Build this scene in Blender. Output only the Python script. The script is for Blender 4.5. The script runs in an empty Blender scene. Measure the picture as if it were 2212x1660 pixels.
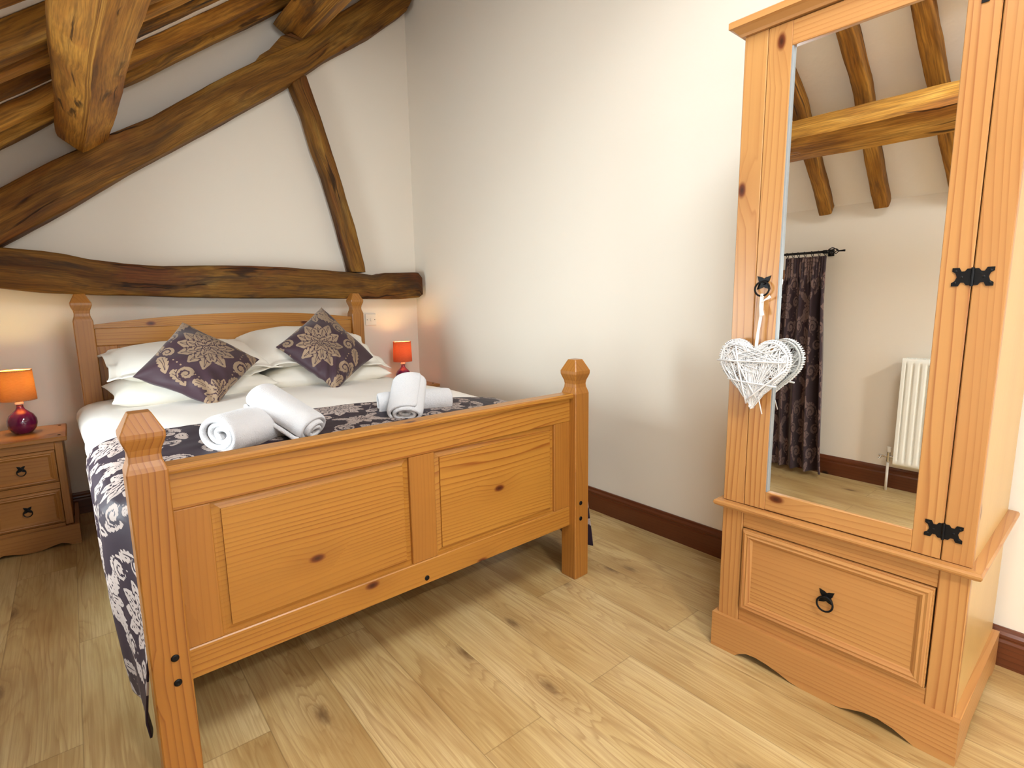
import bpy, math, random
import numpy as np
from mathutils import Vector, Matrix, noise
random.seed(7)
S = bpy.context.scene
COL = S.collection
R = math.radians

# ------------------------------------------------------------------ camera
CAM = (-2.1335, -3.7742, 1.1444)
yaw, pit, rol = R(39.3532), R(-8.8097), R(-0.897)
fw = Vector((math.sin(yaw)*math.cos(pit), math.cos(yaw)*math.cos(pit), math.sin(pit)))
rt = Vector((math.cos(yaw), -math.sin(yaw), 0)); up = rt.cross(fw)
rt2 = rt*math.cos(rol)+up*math.sin(rol); up2 = -rt*math.sin(rol)+up*math.cos(rol)
cd = bpy.data.cameras.new('camera'); cam = bpy.data.objects.new('camera', cd); COL.objects.link(cam)
cd.sensor_width = 36; cd.lens = 1153.846/2212*36; cd.clip_start = .02
mw = Matrix((rt2, up2, -fw)).transposed().to_4x4(); mw.translation = CAM
cam.matrix_world = mw
S.camera = cam

# ------------------------------------------------------------------ world, lights, exposure
S.view_settings.view_transform = 'Standard'
S.view_settings.look = 'None'
S.view_settings.gamma = 1
S.view_settings.exposure = 0.27
try: S.view_settings.use_curve_mapping = False
except Exception: pass
S.cycles.max_bounces = 10
S.cycles.diffuse_bounces = 6
S.cycles.use_denoising = True
W = bpy.data.worlds.new('sky'); S.world = W; W.use_nodes = True
wb = W.node_tree.nodes['Background']; wb.inputs[0].default_value = (.75, .86, 1, 1); wb.inputs[1].default_value = 1.5
def area(name, loc, target, sx, sy, power, col, spread=180):
    l = bpy.data.lights.new(name, 'AREA'); l.shape = 'RECTANGLE'; l.size = sx; l.size_y = sy; l.energy = power; l.color = col
    l.spread = R(spread)
    o = bpy.data.objects.new(name, l); COL.objects.link(o); o.location = loc
    o.rotation_euler = (Vector(target)-Vector(loc)).to_track_quat('-Z', 'Y').to_euler(); return o
# daylight outside the small window by the bed
area('window_daylight', (-3.05, -1.62, .98), (-1.5, -1.62, .85), .98, .85, 54, (.86, .94, 1))
# fill light outside an added, unseen second window, camera side of the radiator
area('added_window_fill', (-3.05, -4.70, 1.0), (-.2, -3.3, 1.15), 1.15, 1.0, 26, (.89, .96, 1))
# fill light through glazed doors added out of view behind the camera
area('added_door_fill', (-1.65, -5.85, 1.25), (-1.3, -2.0, 1.2), 1.9, 2.1, 21, (.89, .96, 1))
# daylight through the roof window above the middle of the room
area('roof_window_daylight', (-1.36, -3.50, 2.66), (-1.45, -1.05, .9), .74, .70, 36, (.89, .96, 1))

# ------------------------------------------------------------------ node helpers
class NT:
    def __init__(s, name, rough=.5, spec=.4):
        s.m = bpy.data.materials.new(name); s.m.use_nodes = True; s.t = s.m.node_tree; s.n = s.t.nodes; s.l = s.t.links
        s.b = s.n['Principled BSDF']; s.out = s.n['Material Output']
        s.b.inputs['Roughness'].default_value = rough; s.b.inputs['Specular IOR Level'].default_value = spec
    def node(s, typ, **kw):
        n = s.n.new(typ)
        for k, v in kw.items(): setattr(n, k, v)
        return n
    def link(s, a, b): s.l.new(a, b)
    def put(s, sock, v):
        if isinstance(v, (int, float)): sock.default_value = v
        elif isinstance(v, (tuple, list)):
            sock.default_value = tuple(v) if len(v) == len(sock.default_value) else tuple(v)+(1,)
        else: s.l.new(v, sock)
    def math(s, op, a, b=0, c=0):
        n = s.n.new('ShaderNodeMath'); n.operation = op
        s.put(n.inputs[0], a); s.put(n.inputs[1], b); s.put(n.inputs[2], c); return n.outputs[0]
    def vm(s, op, a, b=(0, 0, 0)):
        n = s.n.new('ShaderNodeVectorMath'); n.operation = op; s.put(n.inputs[0], a); s.put(n.inputs[1], b); return n.outputs[0]
    def noise(s, vec, scale=1, detail=2, rough=.5, dist=0):
        n = s.n.new('ShaderNodeTexNoise'); s.put(n.inputs['Vector'], vec); n.inputs['Scale'].default_value = scale
        n.inputs['Detail'].default_value = detail; n.inputs['Roughness'].default_value = rough; n.inputs['Distortion'].default_value = dist
        return n.outputs[0]
    def ramp(s, fac, stops, interp='LINEAR'):
        n = s.n.new('ShaderNodeValToRGB'); s.put(n.inputs[0], fac); cr = n.color_ramp; cr.interpolation = interp
        while len(cr.elements) < len(stops): cr.elements.new(.5)
        for e, (p, c) in zip(cr.elements, stops):
            e.position = p; e.color = tuple(c)+(1,) if len(c) == 3 else c
        return n.outputs[0]
    def rampv(s, fac, stops): return s.ramp(fac, [(p, (v, v, v)) for p, v in stops])
    def mix(s, fac, a, b, mode='MIX'):
        n = s.n.new('ShaderNodeMix'); n.data_type = 'RGBA'; n.blend_type = mode
        s.put(n.inputs['Factor'], fac); s.put(n.inputs['A'], a); s.put(n.inputs['B'], b); return n.outputs['Result']
    def attr(s, name, out='Vector'):
        n = s.n.new('ShaderNodeAttribute'); n.attribute_name = name; return n.outputs[out]
    def sep(s, v):
        n = s.n.new('ShaderNodeSeparateXYZ'); s.put(n.inputs[0], v); return n.outputs
    def comb(s, x, y, z):
        n = s.n.new('ShaderNodeCombineXYZ'); s.put(n.inputs[0], x); s.put(n.inputs[1], y); s.put(n.inputs[2], z); return n.outputs[0]
    def bump(s, h, strength=.2, dist=.01):
        n = s.n.new('ShaderNodeBump'); s.put(n.inputs['Height'], h); n.inputs['Strength'].default_value = strength
        n.inputs['Distance'].default_value = dist; s.l.new(n.outputs[0], s.b.inputs['Normal'])
    def color(s, c): s.put(s.b.inputs['Base Color'], c)

def srgb(r, g, b):
    f = lambda c: (c/255/12.92) if c/255 <= .04045 else ((c/255+.055)/1.055)**2.4
    return (f(r), f(g), f(b))

def pine(name, light, dark, knot=srgb(105, 48, 18), freq=16, rough=.38, contrast=1., knots=.72):
    k = NT(name, rough, .4); g = k.attr('grain')
    big = k.noise(k.vm('MULTIPLY', g, (.50, 3.0, 3.0)), 1, 2., .4, .1)
    # sparse knots: warp the growth rings round them
    cross = k.math('ADD', k.sep(g)[1], k.sep(g)[2])
    v = k.node('ShaderNodeTexVoronoi'); v.voronoi_dimensions = '2D'; k.put(v.inputs['Vector'], k.comb(k.math('MULTIPLY', k.sep(g)[0], 2.6), k.math('MULTIPLY', cross, 5.0), 0)); v.inputs['Scale'].default_value = 1
    cellr = k.sep(v.outputs['Color'])[0]
    on = k.math('GREATER_THAN', cellr, knots)
    d = v.outputs['Distance']
    halo = k.math('MULTIPLY', on, k.rampv(d, [(0, 1), (.10, .55), (.30, .0)]))
    core = k.math('MULTIPLY', on, k.rampv(d, [(0, 1), (.040, 1), (.070, .0)]))
    val = k.math('ADD', k.math('MULTIPLY', big, freq), k.math('MULTIPLY', halo, 1.6))
    warp = k.noise(k.comb(0, k.math('MULTIPLY', cross, 16), k.math('MULTIPLY', k.sep(g)[0], .25)), 1, 2)
    val = k.math('ADD', val, k.math('ADD', k.math('MULTIPLY', cross, 66), k.math('MULTIPLY', warp, 3.2)))
    fine = k.noise(k.vm('MULTIPLY', g, (2.5, 90, 90)), 1, 2, .6)
    val = k.math('ADD', val, k.math('MULTIPLY', fine, .10))
    fr = k.math('FRACT', val)
    line = k.rampv(fr, [(0, .0), (.55, .08), (.80, .45), (.92, 1), (1, 0)])
    strength = k.rampv(k.noise(k.vm('MULTIPLY', g, (.8, 3, 3)), 1.3, 2), [(.35, .30), (.62, 1)])
    line = k.math('MINIMUM', k.math('MULTIPLY', k.math('MULTIPLY', line, strength), contrast), 1)
    tone = k.noise(k.vm('MULTIPLY', g, (.5, 4.2, 4.2)), 1.1, 2)
    base = k.mix(k.rampv(tone, [(.3, 0), (.7, 1)]), light, tuple(l*.62+d_*.38 for l, d_ in zip(light, dark)))
    base = k.mix(k.rampv(fine, [(.35, 0), (.75, .16)]), base, tuple(c*.62 for c in light))
    c = k.mix(line, base, dark)
    c = k.mix(k.math('MULTIPLY', halo, .35), c, tuple(c_*.75 for c_ in dark))
    c = k.mix(core, c, k.mix(k.rampv(d, [(.012, 0), (.045, 1)]), tuple(c_*.35 for c_ in knot), knot))
    k.color(c); k.bump(k.math('ADD', line, k.math('MULTIPLY', fine, .5)), .12, .0012)
    k.b.inputs['Coat Weight'].default_value = .25; k.b.inputs['Coat Roughness'].default_value = .3
    return k.m

def oldoak(name, shift=0., grey=.5, warm=0., gain=1.):
    k = NT(name, .6, .18); g = k.attr('grain')
    g = k.vm('ADD', g, (shift, 0, 0))
    a = k.noise(k.vm('MULTIPLY', g, (1.3, 7, 7)), 1, 4, .6, .6)
    b = k.noise(k.vm('MULTIPLY', g, (2.2, 4.5, 4.5)), 1, 3, .55, .4)
    f = k.noise(k.vm('MULTIPLY', g, (5, 130, 130)), 1, 3, .65)
    st = k.noise(k.vm('MULTIPLY', k.vm('ADD', g, (7, 3, 1)), (2.2, 14, 14)), 1, 4, .7, .8)
    c = k.ramp(a, [(.30, srgb(80, 48, 17)), (.45, srgb(128, 84, 30)), (.58, srgb(158, 111, 44)), (.75, srgb(186, 143, 70))])
    c = k.mix(k.rampv(b, [(.52, 0), (.66, .5+warm)]), c, srgb(124, 64, 32))
    c = k.mix(k.rampv(st, [(.50, 0), (.66, grey)]), c, srgb(62, 52, 42))
    c = k.mix(k.rampv(f, [(.38, .5), (.6, 0)]), c, srgb(62, 40, 22))
    # drying checks that run along the grain
    v = k.node('ShaderNodeTexVoronoi'); v.feature = 'DISTANCE_TO_EDGE'
    k.put(v.inputs['Vector'], k.vm('ADD', k.vm('MULTIPLY', g, (.55, 12, 12)), k.comb(k.math('MULTIPLY', a, .5), k.math('MULTIPLY', b, .9), 0))); v.inputs['Scale'].default_value = 1
    cr = k.math('MULTIPLY', k.rampv(v.outputs['Distance'], [(0, 1), (.018, .9), (.035, 0)]), k.rampv(b, [(.54, 0), (.60, 1)]))
    c = k.mix(k.math('MULTIPLY', cr, .8), c, srgb(28, 17, 10))
    c = k.vm('MULTIPLY', c, (gain, gain, gain))
    k.color(c)
    h = k.math('SUBTRACT', k.math('ADD', k.math('MULTIPLY', f, .25), a), cr)
    k.bump(h, .55, .006)
    return k.m

def plain(name, c, rough=.5, metal=0, spec=.4, bumpscale=0, bs=.1, bd=.002):
    k = NT(name, rough, spec); k.color(c); k.b.inputs['Metallic'].default_value = metal
    tc = k.node('ShaderNodeTexCoord').outputs['Object']
    if bumpscale: k.bump(k.noise(tc, bumpscale, 3, .6), bs, bd)
    else:
        n = k.noise(tc, 6, 2); k.put(k.b.inputs['Roughness'], k.math('ADD', rough-.04, k.math('MULTIPLY', n, .08)))
    return k.m

M = {}
M['pine'] = pine('honey_pine', srgb(180, 126, 50), srgb(140, 80, 27), contrast=1.25, freq=11)
M['pine_post'] = pine('honey_pine_post', srgb(170, 113, 46), srgb(130, 76, 27), contrast=1.2, freq=9)
M['pine_ward'] = pine('wardrobe_pine', srgb(188, 138, 80), srgb(152, 94, 48), contrast=1.15, freq=10, knots=.80)
M['pine_side'] = pine('pale_pine_side', srgb(206, 172, 108), srgb(184, 142, 80), contrast=.6, freq=8, knots=.80)
M['pine_bedside'] = pine('bedside_pine', srgb(170, 116, 56), srgb(130, 76, 30), contrast=.7, freq=9)
M['mahog'] = pine('stained_skirting', srgb(104, 54, 28), srgb(70, 32, 15), knot=srgb(40, 18, 8), freq=8, rough=.28, contrast=.6)
M['oak_a'] = oldoak('old_oak_truss', 0, .45, .1, .85)
M['oak_b'] = oldoak('old_oak_purlin', 11, .15, -.2, 1.5)
M['oak_c'] = oldoak('old_oak_rafters', 23, .65, -.3, 1.4)
M['oak_e'] = oldoak('old_oak_rafters_grey', 51, 1., -.4, 1.05)
M['oak_f'] = oldoak('old_oak_rafters_pale', 67, .3, -.4, 1.6)
M['oak_d'] = oldoak('old_oak_tie', 37, .7, .2, .72)
M['iron'] = plain('black_iron', srgb(24, 23, 24), .42, .6)
M['chrome'] = plain('chrome', (.7, .7, .7), .18, 1)
M['white_plastic'] = plain('white_plastic', srgb(232, 226, 216), .3)
M['radiator'] = plain('radiator_enamel', srgb(240, 240, 232), .25)
M['wallp'] = plain('cream_wall_paint', srgb(236, 227, 213), .75, 0, .2, 60, .05, .002)
M['ceilp'] = plain('ceiling_plaster', srgb(240, 233, 223), .8, 0, .2, 9, .35, .012)
M['twig'] = plain('white_painted_twig', srgb(216, 214, 213), .6, bumpscale=200, bs=.2, bd=.001)
M['ribbon'] = plain('white_ribbon', srgb(218, 216, 214), .55, bumpscale=300, bs=.1)
M['dark'] = plain('dark_gap', srgb(40, 26, 16), .8)
def mirror_mat():
    k = NT('mirror_silver', .0, .5); k.color((.93, .95, .94)); k.b.inputs['Metallic'].default_value = 1
    k.b.inputs['Roughness'].default_value = 0.0; return k.m
M['mirror'] = mirror_mat()
M['bevel'] = plain('mirror_edge', (.26, .27, .27), .3, 0)
def linen(name, c, bs=.12, scale=1.):
    k = NT(name, .8, .15); tc = k.node('ShaderNodeTexCoord').outputs['Object']
    k.color(c)
    w = k.math('ADD', k.noise(k.vm('MULTIPLY', tc, (900, 900, 900)), 1, 1), k.math('MULTIPLY', k.noise(tc, 7*scale, 3, .55, .8), 4))
    k.bump(w, bs, .006); k.b.inputs['Sheen Weight'].default_value = .15
    return k.m
M['linen'] = linen('white_cotton', srgb(240, 236, 226))
M['duvet'] = linen('duvet_cotton', srgb(236, 230, 222), .2, .6)
def towel():
    k = NT('white_terry', .95, .05); tc = k.node('ShaderNodeTexCoord').outputs['Object']
    k.color(srgb(226, 225, 227)); k.bump(k.math('ADD', k.noise(tc, 260, 3, .7), k.math('MULTIPLY', k.noise(tc, 28, 2), 1.6)), .8, .006)
    k.b.inputs['Sheen Weight'].default_value = .4; return k.m
M['towel'] = towel()
def damask_mat(name, ground, motif, sheen=.2):
    k = NT(name, .5, .18); a = k.attr('damask', 'Fac'); tc = k.node('ShaderNodeTexCoord').outputs['Object']
    f = k.rampv(a, [(.42, 0), (.58, 1)])
    n = k.noise(tc, 5, 2)
    mo = k.mix(k.rampv(n, [(.35, 0), (.65, 1)]), motif, tuple(c*.82 for c in motif))
    k.color(k.mix(f, ground, mo)); k.put(k.b.inputs['Roughness'], k.math('ADD', .5, k.math('MULTIPLY', f, .2)))
    k.bump(k.math('ADD', k.math('MULTIPLY', f, .6), k.noise(tc, 700, 1)), .2, .001)
    k.b.inputs['Sheen Weight'].default_value = sheen
    return k.m
M['damask'] = damask_mat('plum_damask', srgb(62, 42, 50), srgb(152, 128, 104))
M['damask_run'] = damask_mat('plum_damask_runner', srgb(42, 30, 42), srgb(176, 160, 152), .03)
M['damask_cur'] = damask_mat('plum_damask_curtain', srgb(62, 46, 51), srgb(128, 104, 98))
def floor_mat():
    k = NT('oak_laminate', .34, .45); tc = k.node('ShaderNodeTexCoord').outputs['Object']; x, y, z = k.sep(tc)
    W_, L_ = .1975, 1.28
    px = k.math('DIVIDE', k.math('ADD', x, .45), W_); ix = k.math('FLOOR', px); fx = k.math('FRACT', px)
    odd = k.math('FLOORED_MODULO', ix, 2)
    off = k.math('ADD', 2.79, k.math('MULTIPLY', k.math('SUBTRACT', 1, odd), k.math('ADD', .64, k.math('MULTIPLY', k.math('SINE', k.math('MULTIPLY', ix, 5.3)), .2))))
    py = k.math('DIVIDE', k.math('ADD', y, off), L_); iy = k.math('FLOOR', py); fy = k.math('FRACT', py)
    wn = k.node('ShaderNodeTexWhiteNoise'); wn.noise_dimensions = '2D'; k.put(wn.inputs['Vector'], k.comb(ix, iy, 0)); rnd = wn.outputs['Value']
    g = k.comb(k.math('ADD', y, k.math('MULTIPLY', rnd, 37)), k.math('ADD', x, k.math('MULTIPLY', rnd, 19)), rnd)
    big = k.noise(k.vm('MULTIPLY', g, (.75, 8.5, 1)), 1, 2.5, .5, .2)
    v = k.node('ShaderNodeTexVoronoi'); v.voronoi_dimensions = '2D'; k.put(v.inputs['Vector'], k.vm('MULTIPLY', g, (2.0, 5.2, 1))); v.inputs['Scale'].default_value = 1
    on = k.math('GREATER_THAN', k.sep(v.outputs['Color'])[0], .70); d = v.outputs['Distance']
    n2 = k.noise(k.vm('MULTIPLY', g, (14, 50, 1)), 1, 3, .7)
    dd = k.math('ADD', d, k.math('MULTIPLY', k.math('SUBTRACT', n2, .5), .16))
    halo = k.math('MULTIPLY', on, k.rampv(d, [(0, 1), (.16, .5), (.4, 0)]))
    core = k.math('MULTIPLY', on, k.rampv(dd, [(0, .9), (.03, .7), (.10, 0)]))
    val = k.math('ADD', k.math('MULTIPLY', big, 17), k.math('MULTIPLY', halo, 4))
    fine = k.noise(k.vm('MULTIPLY', g, (4, 170, 1)), 1, 3, .7)
    fr = k.math('FRACT', k.math('ADD', val, k.math('MULTIPLY', fine, .5)))
    line = k.math('MULTIPLY', k.rampv(fr, [(0, 0), (.55, .1), (.88, 1), (1, 0)]), k.rampv(k.noise(k.vm('MULTIPLY', g, (1, 4, 1)), 1.5, 2), [(.36, .2), (.6, 1)]))
    tone = k.noise(k.vm('MULTIPLY', g, (1.6, 5, 1)), 1, 3, .55)
    c = k.ramp(tone, [(.3, srgb(160, 130, 80)), (.5, srgb(188, 163, 112)), (.7, srgb(204, 183, 136))])
    c = k.mix(k.math('MULTIPLY', rnd, .10), c, srgb(214, 182, 130))
    c = k.mix(k.rampv(fine, [(.4, .38), (.62, 0)]), c, srgb(146, 106, 58))
    c = k.mix(k.math('MULTIPLY', line, .45), c, srgb(132, 90, 46))
    c = k.mix(k.math('MULTIPLY', halo, .35), c, srgb(120, 82, 44))
    c = k.mix(k.math('MULTIPLY', core, .8), c, srgb(84, 56, 32))
    ex = k.math('MINIMUM', fx, k.math('SUBTRACT', 1, fx)); ey = k.math('MINIMUM', fy, k.math('SUBTRACT', 1, fy))
    seam = k.math('MAXIMUM', k.math('LESS_THAN', ex, .0075), k.math('LESS_THAN', ey, .0012))
    c = k.mix(k.math('MULTIPLY', seam, .35), c, srgb(84, 56, 28))
    k.color(c); k.bump(k.math('SUBTRACT', k.math('MULTIPLY', fine, .3), seam), .15, .0012)
    k.put(k.b.inputs['Roughness'], k.math('ADD', .30, k.math('MULTIPLY', fine, .16)))
    return k.m
M['floor'] = floor_mat()

# ------------------------------------------------------------------ mesh helpers
def gcoord(p, axis, off):
    a = {'x': (0, 1, 2), 'y': (1, 0, 2), 'z': (2, 0, 1)}[axis]
    return (p[a[0]]+off[0], p[a[1]]+off[1], p[a[2]]+off[2])
class MB:
    def __init__(s): s.v = []; s.g = []; s.f = []; s.sm = []; s.mi = []
    def off(s): return (random.uniform(-20, 20), random.uniform(-9, 9), random.uniform(-9, 9))
    def add(s, vs, fs, gs=None, smooth=False, mi=0, axis='z', off=None):
        n = len(s.v); off = off or s.off(); s.v += [tuple(p) for p in vs]
        s.g += gs if gs is not None else [gcoord(p, axis, off) for p in vs]
        for f in fs: s.f.append(tuple(i+n for i in f)); s.sm.append(smooth); s.mi.append(mi)
    def box(s, lo, hi, axis='z', b=.002, mi=0, off=None):
        lo = list(lo); hi = list(hi); vs = []; idx = {}
        for i in range(8):
            c = [(hi if (i >> k) & 1 else lo)[k] for k in range(3)]; sg = [-1 if (i >> k) & 1 else 1 for k in range(3)]
            for ax in range(3):  # vertex lying on the face perpendicular to ax
                p = [c[k]+(sg[k]*b if k != ax else 0) for k in range(3)]; idx[(i, ax)] = len(vs); vs.append(p)
        fs = []
        for ax in range(3):
            o = [k for k in range(3) if k != ax]
            for side in (0, 1):
                q = [(side << ax) | (x << o[0]) | (y << o[1]) for x, y in ((0, 0), (1, 0), (1, 1), (0, 1))]
                fs.append([idx[(i, ax)] for i in q])
        for ax in range(3):
            o = [k for k in range(3) if k != ax]
            for x in (0, 1):
                for y in (0, 1):
                    i0 = (x << o[0]) | (y << o[1]); i1 = i0 | (1 << ax)
                    fs.append([idx[(i0, o[0])], idx[(i1, o[0])], idx[(i1, o[1])], idx[(i0, o[1])]])
        for i in range(8): fs.append([idx[(i, 0)], idx[(i, 1)], idx[(i, 2)]])
        s.add(vs, fs, None, False, mi, axis, off)
    def prism(s, poly, ax, a, b, axis='x', mi=0, off=None, smooth=False):
        # poly: 2D points in the two axes other than ax (in order), extruded from a to b along ax
        o = [k for k in range(3) if k != ax]; vs = []
        for d in (a, b):
            for p in poly:
                q = [0, 0, 0]; q[ax] = d; q[o[0]] = p[0]; q[o[1]] = p[1]; vs.append(q)
        n = len(poly); fs = [list(range(n)), list(range(n, 2*n))]
        for i in range(n): j = (i+1) % n; fs.append([i, j, n+j, n+i])
        s.add(vs, fs, None, smooth, mi, axis, off)
    def lathe(s, prof, cx, cy, seg=32, mi=0, cap=True):
        vs = []; fs = []
        for r, z in prof:
            for i in range(seg): t = 2*math.pi*i/seg; vs.append((cx+r*math.cos(t), cy+r*math.sin(t), z))
        for k in range(len(prof)-1):
            for i in range(seg): j = (i+1) % seg; fs.append([k*seg+i, k*seg+j, (k+1)*seg+j, (k+1)*seg+i])
        if cap: fs.append(list(range(seg))); fs.append([(len(prof)-1)*seg+i for i in range(seg)])
        s.add(vs, fs, None, True, mi)
    def tube(s, pts, r, seg=8, mi=0, closed=False, cap=True):
        pts = [Vector(p) for p in pts]; n = len(pts); vs = []; fs = []
        rr = r if isinstance(r, (list, tuple)) else [r]*n; prev = None
        for i, p in enumerate(pts):
            if closed: t = pts[(i+1) % n]-pts[i-1]
            else: t = pts[min(i+1, n-1)]-pts[max(i-1, 0)]
            t.normalize()
            if prev is None:
                prev = t.orthogonal().normalized()
            a = (prev-t*prev.dot(t)).normalized(); prev = a; b = t.cross(a)
            for k in range(seg):
                th = 2*math.pi*k/seg; vs.append(p+(a*math.cos(th)+b*math.sin(th))*rr[i])
        m = n if closed else n-1
        for i in range(m):
            i2 = (i+1) % n
            for k in range(seg): k2 = (k+1) % seg; fs.append([i*seg+k, i*seg+k2, i2*seg+k2, i2*seg+k])
        if not closed and cap: fs.append(list(range(seg))); fs.append([(n-1)*seg+k for k in range(seg)])
        s.add(vs, fs, None, True, mi)
    def sections(s, rings, gl, smooth=True, mi=0, off=None):
        # rings: list of equal-length closed loops; grain along the run
        n = len(rings[0]); off = off or s.off(); vs = []; gs = []; fs = []
        for k, rg in enumerate(rings):
            per = 0; last = None
            for i, p in enumerate(rg):
                p = Vector(p)
                if last is not None: per += (p-last).length
                last = p; vs.append(p); gs.append((gl[k]+off[0], per+off[1], off[2]))
        for k in range(len(rings)-1):
            for i in range(n): j = (i+1) % n; fs.append([k*n+i, k*n+j, (k+1)*n+j, (k+1)*n+i])
        fs.append(list(range(n))); fs.append([(len(rings)-1)*n+i for i in range(n)])
        s.add(vs, fs, gs, smooth, mi)
    def build(s, name, mats, parent=None, angle=None):
        me = bpy.data.meshes.new(name); me.from_pydata(s.v, [], s.f)
        at = me.attributes.new('grain', 'FLOAT_VECTOR', 'POINT'); at.data.foreach_set('vector', np.array(s.g, dtype=np.float32).ravel())
        me.polygons.foreach_set('use_smooth', s.sm); me.polygons.foreach_set('material_index', s.mi)
        for m in (mats if isinstance(mats, (list, tuple)) else [mats]): me.materials.append(m)
        import bmesh
        bm = bmesh.new(); bm.from_mesh(me); bmesh.ops.recalc_face_normals(bm, faces=bm.faces); bm.to_mesh(me); bm.free()
        if angle: me.set_sharp_from_angle(angle=R(angle))
        me.update()
        o = bpy.data.objects.new(name, me); COL.objects.link(o)
        if parent: o.parent = parent
        return o
def grid_mesh(name, P, mat, parent=None, damask=None, wrap=False):
    # P: (rows, cols, 3) array
    r, c, _ = P.shape; me = bpy.data.meshes.new(name)
    idx = np.arange(r*c).reshape(r, c)
    f = np.stack([idx[:-1, :-1], idx[:-1, 1:], idx[1:, 1:], idx[1:, :-1]], -1).reshape(-1, 4)
    me.from_pydata(P.reshape(-1, 3).tolist(), [], f.tolist())
    if damask is not None:
        at = me.attributes.new('damask', 'FLOAT', 'POINT'); at.data.foreach_set('value', damask.astype(np.float32).ravel())
    me.polygons.foreach_set('use_smooth', [True]*len(me.polygons)); me.materials.append(mat); me.update()
    o = bpy.data.objects.new(name, me); COL.objects.link(o)
    if parent: o.parent = parent
    return o
def thing(name, loc, label, cat, rz=0, group=None):
    o = bpy.data.objects.new(name, None); COL.objects.link(o); o.location = loc; o.rotation_euler = (0, 0, rz); o.empty_display_size = .1
    o['label'] = label; o['category'] = cat
    if group: o['group'] = group
    return o
def tag(o, label, cat, group=None):
    o['label'] = label; o['category'] = cat
    if group: o['group'] = group
    return o
def struct(o): o['kind'] = 'structure'; return o
def nz(x, y, z): return noise.noise(Vector((x, y, z)))

# ------------------------------------------------------------------ damask pattern, drawn in numpy
def damask(u, v, tw=.50, th=.56):
    u = u/tw; v = v/th
    ax_, ay_ = .43, .50   # tile drawn at this size, then scaled
    def motif(u, v, small):
        a = np.abs(u); x = a*ax_; y = v*ay_; out = np.zeros_like(u)
        aa = lambda d, w=.0016: np.clip(.5-d/w*.5, 0, 1)
        def acanthus(cx, cy, ang, L, wd, lobes=5, curl=.0):
            nonlocal out
            dx, dy = x-cx, y-cy; ca, sa = np.cos(ang), np.sin(ang); p = dx*ca+dy*sa; q = -dx*sa+dy*ca
            q = q-curl*L*(np.clip(p/L, 0, 1.1))**2; e = np.clip(p/L, 0, 1)
            ph = np.mod(lobes*e+.9*np.abs(q)/wd, 1); w = wd*np.sqrt(np.maximum(np.sin(np.pi*np.minimum(e**.75, 1)), 0))*(.62+.38*np.sin(np.pi*ph)**.7)
            band = (p > -.002)*(p < L+.002); ins = aa(np.abs(q)-w)*band; halo = aa(np.abs(q)-w-.0045)*band
            vein = aa(np.abs(np.abs(q)-wd*.32*(1-e))-.0013)*(e > .12)*(e < .85)*(wd > .015)
            out = np.where(halo > 0, out*(1-halo), out); out = np.maximum(out, ins*(1-vein))
        def volute(cx, cy, r0, turn, ph):
            nonlocal out
            dx, dy = x-cx, y-cy; r = np.hypot(dx, dy)+1e-6; t = np.arctan2(dy, dx)
            out = out*(1-aa(r-r0-.004)); q = (np.log(r/r0)/.20-t*turn+ph)/(2*np.pi); f = np.abs(np.mod(q, 1)-.5)
            out = np.maximum(out, (f < .31+.05*np.cos(10*t))*(r < r0)*(r > r0*.18)*1.); out = np.maximum(out, aa(r-r0*.22))
        def dot(cx, cy, s):
            nonlocal out
            out = np.maximum(out, aa(np.hypot(x-cx, y-cy)-s))
        if not small:
            # outer ogee band of big acanthus
            for A in ((.020, .205, -.15, .105, .026, 5, -.25), (.110, .190, -.75, .105, .026, 5, -.2), (.178, .115, -1.35, .10, .024, 5, -.15), (.196, .012, -1.75, .10, .024, 5, .15), (.172, -.085, -2.15, .10, .024, 5, .2), (.105, -.170, -2.6, .10, .022, 5, .2)): acanthus(*A)
            volute(.125, .135, .036, 1, 0); volute(.160, .030, .030, -1, 1.); volute(.120, -.120, .036, -1, 2.); volute(.045, .235, .026, 1, 1)
            for k in range(8): dot(.150-.012*k*.9, -.035-.017*k, .0040)
            for k in range(6): dot(.055+.015*k, .165-.003*k*k, .0040)
            # central flower: three tiers of drooping petals
            for tier, (n, r0, L, w) in enumerate(((11, .045, .082, .026), (9, .022, .068, .022), (7, .004, .050, .018))):
                for k in range(n):
                    t = np.pi/2-(k+.5*(tier % 2))*2*np.pi/n
                    if np.cos(t) < -.25: continue
                    acanthus(r0*np.cos(t), .012+r0*np.sin(t)*1.1, t, L*(1.08 if abs(np.sin(t)) > .8 else .95), w, 3+tier % 2, .12)
            r = np.hypot(x, (y-.012)); out = out*(1-aa(r-.018)); out = np.maximum(out, aa(r-.014)*(1-aa(np.abs(r-.008)-.002)))
        else:
            for k in range(7):
                t = np.pi/2-k*np.pi/6; acanthus(.012*np.cos(t), .0+.014*np.sin(t), t, .060, .017, 4, .15)
            volute(.060, -.030, .026, 1, .5); acanthus(.0, -.02, -1.57, .07, .020, 4, 0); acanthus(.02, -.03, -.9, .07, .018, 4, .3)
            r = np.hypot(x, y*1.1); tr = (np.abs(np.mod((x+y)*75, 1)-.5) > .33) | (np.abs(np.mod((x-y)*75, 1)-.5) > .33)
            out = np.where(r < .022, tr*1., out)
        return out
    i = np.floor(u+.5); du = u-i; vv = v+.5*np.mod(i, 2); j = np.floor(vv+.5); dv = vv-j
    A = motif(du, dv, False)
    B = motif(du, np.where(dv > 0, dv-.5, dv+.5), True)
    return np.clip(np.maximum(A, B), 0, 1)

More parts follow.
